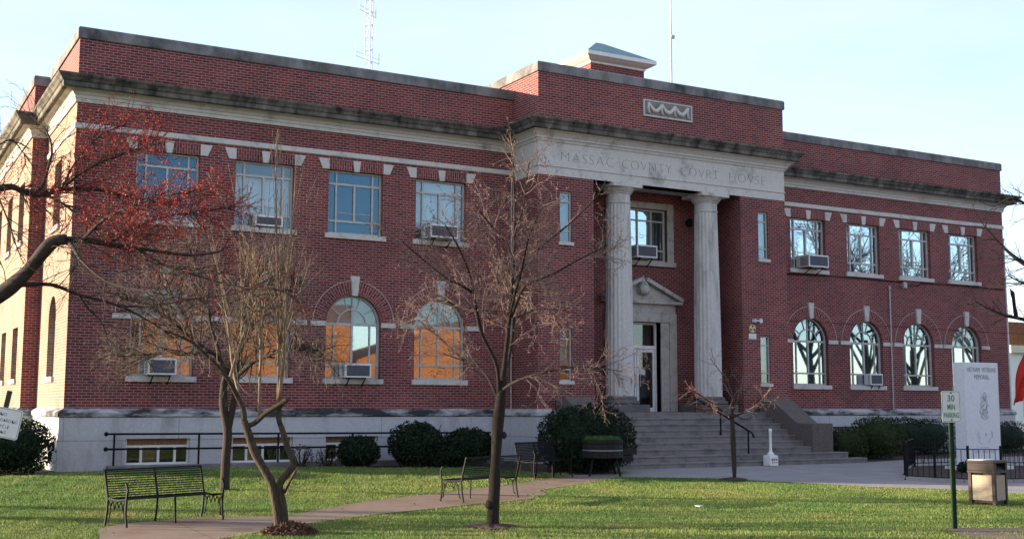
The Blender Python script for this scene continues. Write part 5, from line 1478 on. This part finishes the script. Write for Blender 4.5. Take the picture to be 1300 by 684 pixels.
street_tree(51.5, -14.0, 13, 54, 'bare tree farthest right of the square, mirrored in the arched windows')
street_tree(-20.0, 0.4, 12, 55, 'bare tree left of the courthouse nearer the street, casting long shadows on the lawn', .50)
street_tree(-24.0, 4.9, 13, 56, 'bare tree left of the courthouse farther from the street, casting long shadows', .30)
street_tree(37.5, -44.0, 12, 53, 'bare tree on the far pavement opposite the courthouse')

# ================================================================== BACKGROUND
def building(name, label, x0, x1, y0, y1, h, wallm, bandm, floors, facing, group=None, roof_slope=0.0, n=None):
    e = empty(name, ((x0+x1)/2, (y0+y1)/2, -.25), label, 'building', group); o = e.location
    mb = MB(); V = [(x0,y0,-.4),(x1,y0,-.4),(x1,y1,-.4),(x0,y1,-.4),(x0,y0,h),(x1,y0,h+roof_slope),(x1,y1,h+roof_slope),(x0,y1,h)]
    mb.mesh([tuple(Vector(p)-o) for p in V], [(0,3,2,1),(4,5,6,7),(0,1,5,4),(1,2,6,5),(2,3,7,6),(3,0,4,7)]); mb.build('wall', wallm, e)
    yf = y1 if facing > 0 else y0; s = 1 if facing > 0 else -1
    n = n or max(2, int((x1-x0)/3))
    if bandm:
        mb = MB(); a, b = sorted((yf, yf+s*.12)); mb.box(x0-o.x-.1, x1-o.x+.1, a-o.y, b-o.y, h*.5-.1-o.z, h*.5+.15-o.z); mb.build('band', bandm, e)
    for f in range(floors):
        for k in range(n):
            cx_ = x0+(x1-x0)*(k+.5)/n-o.x; z0_ = (1.0+f*3.4)-o.z
            if z0_+1.6 > h-o.z-.3: continue
            a, b = sorted((yf+s*.002, yf+s*.06))
            mb = MB(); mb.box(cx_-.55, cx_+.55, a-o.y, b-o.y, z0_, z0_+1.6); w = mb.build('window', 'white paint', e)
            a, b = sorted((yf+s*.06, yf+s*.07)); mb = MB(); mb.box(cx_-.46, cx_+.46, a-o.y, b-o.y, z0_+.08, z0_+1.52); mb.build('pane', 'grille dark', w)
    return e
building('brick_shop', 'long sunlit orange brick building across the street, mirrored in the lower left windows', 4, 27.7, -62, -50, 9.0, 'orange brick', None, 1, 1, n=3)
building('brick_shop', 'low orange brick building across the street with a sloping parapet', 27.9, 38, -62, -50.3, 4.9, 'orange brick', None, 1, 1, roof_slope=2.9, n=2)
building('brick_shop', 'plain orange brick building at the far end of the row across the street', 38.2, 52, -62, -50, 8.4, 'orange brick', None, 1, 1, n=3)
building('stucco_shop', 'pale stucco building across the street left of the orange brick one', -30, 3.0, -64, -52, 6.5, 'pale stucco', 'white paint', 2, 1)
# seen past the right end of the courthouse
q0 = at(1281, 500, 78); 
e = building('corner_shop', 'pale shop with an orange brick upper storey glimpsed past the right end of the courthouse', q0.x+.2, q0.x+14, q0.y, q0.y+10, 5.7, 'white stucco', None, 1, -1)
mb = MB(); mb.box(q0.x+.1-e.location.x, q0.x+14.1-e.location.x, q0.y-.1-e.location.y, q0.y+10-e.location.y, 5.72-e.location.z, 7.25-e.location.z); mb.build('upper_wall', 'orange brick', e)
mb = MB(); mb.box(q0.x-e.location.x, q0.x+14.2-e.location.x, q0.y-.3-e.location.y, q0.y-.1-e.location.y, 5.2-e.location.z, 5.70-e.location.z); mb.build('band', 'pale stucco', e)
# flag pole and hanging flag
q1 = at(1283.5, 520, 52); zt = at(1283, 302, 52).z
e = empty('flagpole', (q1.x, q1.y, 0), 'thin pale flagpole beyond the right end of the courthouse', 'flagpole')
mb = MB(); mb.tube([(0, 0, -.3), (0, 0, zt*.5), (0, 0, zt)], [.07, .055, .03], 8); mb.build('pole', 'pale metal', e)
mb = MB(); mb.lathe([(0, -.06), (.05, -.03), (.06, 0), (.05, .03), (0, .06)], 8, (0, 0, zt+.05)); mb.build('finial', 'pale metal', e)
def cloth(name, mat, label, pts, width_vec, th=.012):
    P = resample(pts, 14); mb = MB(); n = 9; V = []
    for i, p in enumerate(P):
        for j in range(n):
            f = j/(n-1); w = np.array(width_vec)*f
            V.append(tuple(p+w+np.array([0, .10*math.sin(7*f+i*.4), .05*math.sin(5*f+i*.3)])))
    F = [(i*n+j, i*n+j+1, (i+1)*n+j+1, (i+1)*n+j) for i in range(len(P)-1) for j in range(n-1)]
    mb.mesh(V, F); o = mb.build(name, mat, smooth=True); md = o.modifiers.new('thickness', 'SOLIDIFY'); md.thickness = th
    return tag(o, label, 'flag')
cloth('flag', 'navy cloth', 'dark flag hanging limp from the flagpole', [tuple(at(1284, 366, 52)), tuple(at(1286, 380, 52)), tuple(at(1288.5, 398, 52))], (.22, .1, -.25))
q2 = at(1312, 520, 44); zt2 = at(1312, 400, 44).z
e = empty('flagpole', (q2.x, q2.y, 0), 'flagpole just outside the right edge carrying the large red flag', 'flagpole')
mb = MB(); mb.tube([(0, 0, -.3), (0, 0, zt2)], [.06, .035], 8); mb.build('pole', 'pale metal', e)
cloth('flag', 'red cloth', 'large bright red flag hanging beside the right end of the building', [tuple(at(1301, 450, 44)), tuple(at(1295, 468, 44)), tuple(at(1288, 490, 44)), tuple(at(1285, 513, 44))], (.34, -.17, .10))

# radio tower and mast
q = at(468, 85, 92)
e = empty('radio_tower', (q.x, q.y, 0), 'slender steel lattice radio tower behind the left wing', 'radio tower')
rad_, H_ = .34, 37.0; zs_ = np.arange(0, H_, 1.0)
C3 = [(rad_*math.cos(R(a)), rad_*math.sin(R(a))) for a in (20, 140, 260)]
mb = MB()
for cx_, cy_ in C3: mb.tube([(cx_, cy_, 0), (cx_, cy_, H_)], .038, 5)
mb.build('legs', 'tower steel', e)
mb = MB()
for k, z in enumerate(zs_):
    for i in range(3):
        a, b = C3[i], C3[(i+1) % 3]
        mb.bar((*a, z), (*b, z), .022); mb.bar((*a, z), (*b, z+1.0), .018)
mb.build('bracing', 'tower steel', e)
for v, du0, du1 in ((76, -17, 13), (15, -13, 8)):
    z = at(468, v, 92).z; mb = MB()
    a = tuple(_R*du0*92/FPX+np.array([0, 0, z+.35])); b = tuple(_R*du1*92/FPX+np.array([0, 0, z-.35]))
    mb.bar(a, b, .035); mb.bar(tuple(np.array(a)+[0, 0, .35]), tuple(np.array(b)+[0, 0, .35]), .025)
    for p in (a, b): mb.tube([tuple(np.array(p)+[0, 0, -.05]), tuple(np.array(p)+[0, 0, .85])], .025, 5)
    mb.build('antenna_arm', 'tower steel', e)
e = empty('radio_mast', (23.85, 6.0, Z0+9.0), 'thin whip antenna mast on the roof behind the portico', 'antenna')
mb = MB(); mb.tube([(0, 0, 0), (0, 0, 4.9), (0, 0, 9.5)], [.045, .035, .02], 6); mb.build('mast', 'tower steel', e)
mb = MB(); mb.box(-.03, .16, -.05, .05, 6.05, 6.18); mb.build('clamp', 'tower steel', e)

# ================================================================== LAWN
def pip(x, y, poly):
    r = np.zeros(len(x), bool); n = len(poly); j = n-1
    for i in range(n):
        xi, yi = poly[i]; xj, yj = poly[j]
        c = ((yi > y) != (yj > y)) & (x < (xj-xi)*(y-yi)/(yj-yi+1e-12)+xi); r ^= c; j = i
    return r
rng = np.random.default_rng(21)
def blades(n, x0, x1, y0, y1, hmin, hmax, wd):
    x = rng.uniform(x0, x1, n); y = rng.uniform(y0, y1, n)
    jx, jy = x+rng.normal(0, .07, n), y+rng.normal(0, .07, n)
    bad = pip(jx, jy, PATH) | pip(jx, jy, PLAZA) | pip(jx, jy, BED) | (y > -.9) & (x > -.3) & (x < 40)
    bad |= ((x-10.9)**2/1.0+(y+18.9)**2/.35 < .5*rng.random(n)) | (pip(x, y, [(10.2,-19.3),(10.65,-18.6),(11.0,-18.35),(11.5,-18.7),(12.3,-19.1),(12.7,-19.7),(12.0,-20.3),(10.4,-20.3)]) & (rng.random(n) < .70))
    for b, r in ((B3, .34), (B4, .25), (B2, .36)): bad |= (x-b[0])**2+(y-b[1])**2 < (r*(.7+.5*rng.random(n)))**2
    D = (x-CAM[0])*_F[0]+(y-CAM[1])*_F[1]; U_ = ((x-CAM[0])*_R[0]+(y-CAM[1])*_R[1])/D
    bad |= (U_ < -.50) | (U_ > .52) | (D < 12)
    x, y = x[~bad], y[~bad]; n = len(x)
    s = np.clip((-y-2)/12, 0, 1); z = -.25*s+.10*np.exp(-((x-3)/4)**2-((y+3)/2.2)**2)
    tuft = .75+.35*np.sin(x*2.1+1.3*np.sin(y*1.7))*np.sin(y*2.6+np.sin(x*1.1))+.25*np.sin(x*7+y*5)*np.sin(y*9-x*3)
    h = rng.uniform(hmin, hmax, n)*np.clip(tuft, .45, 1.4)
    a = rng.uniform(0, 2*math.pi, n); w = wd*rng.uniform(.6, 1.3, n); le = h*rng.uniform(.2, 1.0, n); b = rng.uniform(0, 2*math.pi, n)
    V = np.empty((n, 3, 3))
    V[:, 0] = np.stack([x-w*np.cos(a), y-w*np.sin(a), z-.005], 1); V[:, 1] = np.stack([x+w*np.cos(a), y+w*np.sin(a), z-.005], 1)
    V[:, 2] = np.stack([x+le*np.cos(b), y+le*np.sin(b), z+h], 1)
    return V.reshape(-1, 3)
V = np.vstack([blades(520000, -8, 24, -20.4, -8, .025, .060, .0060), blades(300000, -8, 24, -8, 3, .03, .070, .0095)])
tag(quads(V, 3, 'grass', 'grass blade'), kind='stuff')
# loose leaves on the grass
n = 260; x = rng.uniform(-4, 20, n); y = rng.uniform(-19, -3, n); k = ~(pip(x, y, PLAZA)); x, y = x[k], y[k]; n = len(x)
z = np.array([ground(a, b) for a, b in zip(x, y)])+.045; P = np.stack([x, y, z], 1)
D = rng.normal(0, 1, (n, 3)); D[:, 2] *= .3; D /= np.linalg.norm(D, axis=1)[:, None]; Bq = np.cross(D, [0, 0, 1.0]); 
Q = np.empty((n, 4, 3)); Q[:, 0] = P-D*.035; Q[:, 1] = P+Bq*.022; Q[:, 2] = P+D*.035; Q[:, 3] = P-Bq*.022
tag(quads(Q.reshape(-1, 3), 4, 'fallen_leaves', 'dry leaf'), kind='stuff')
bpy.context.view_layer.update()
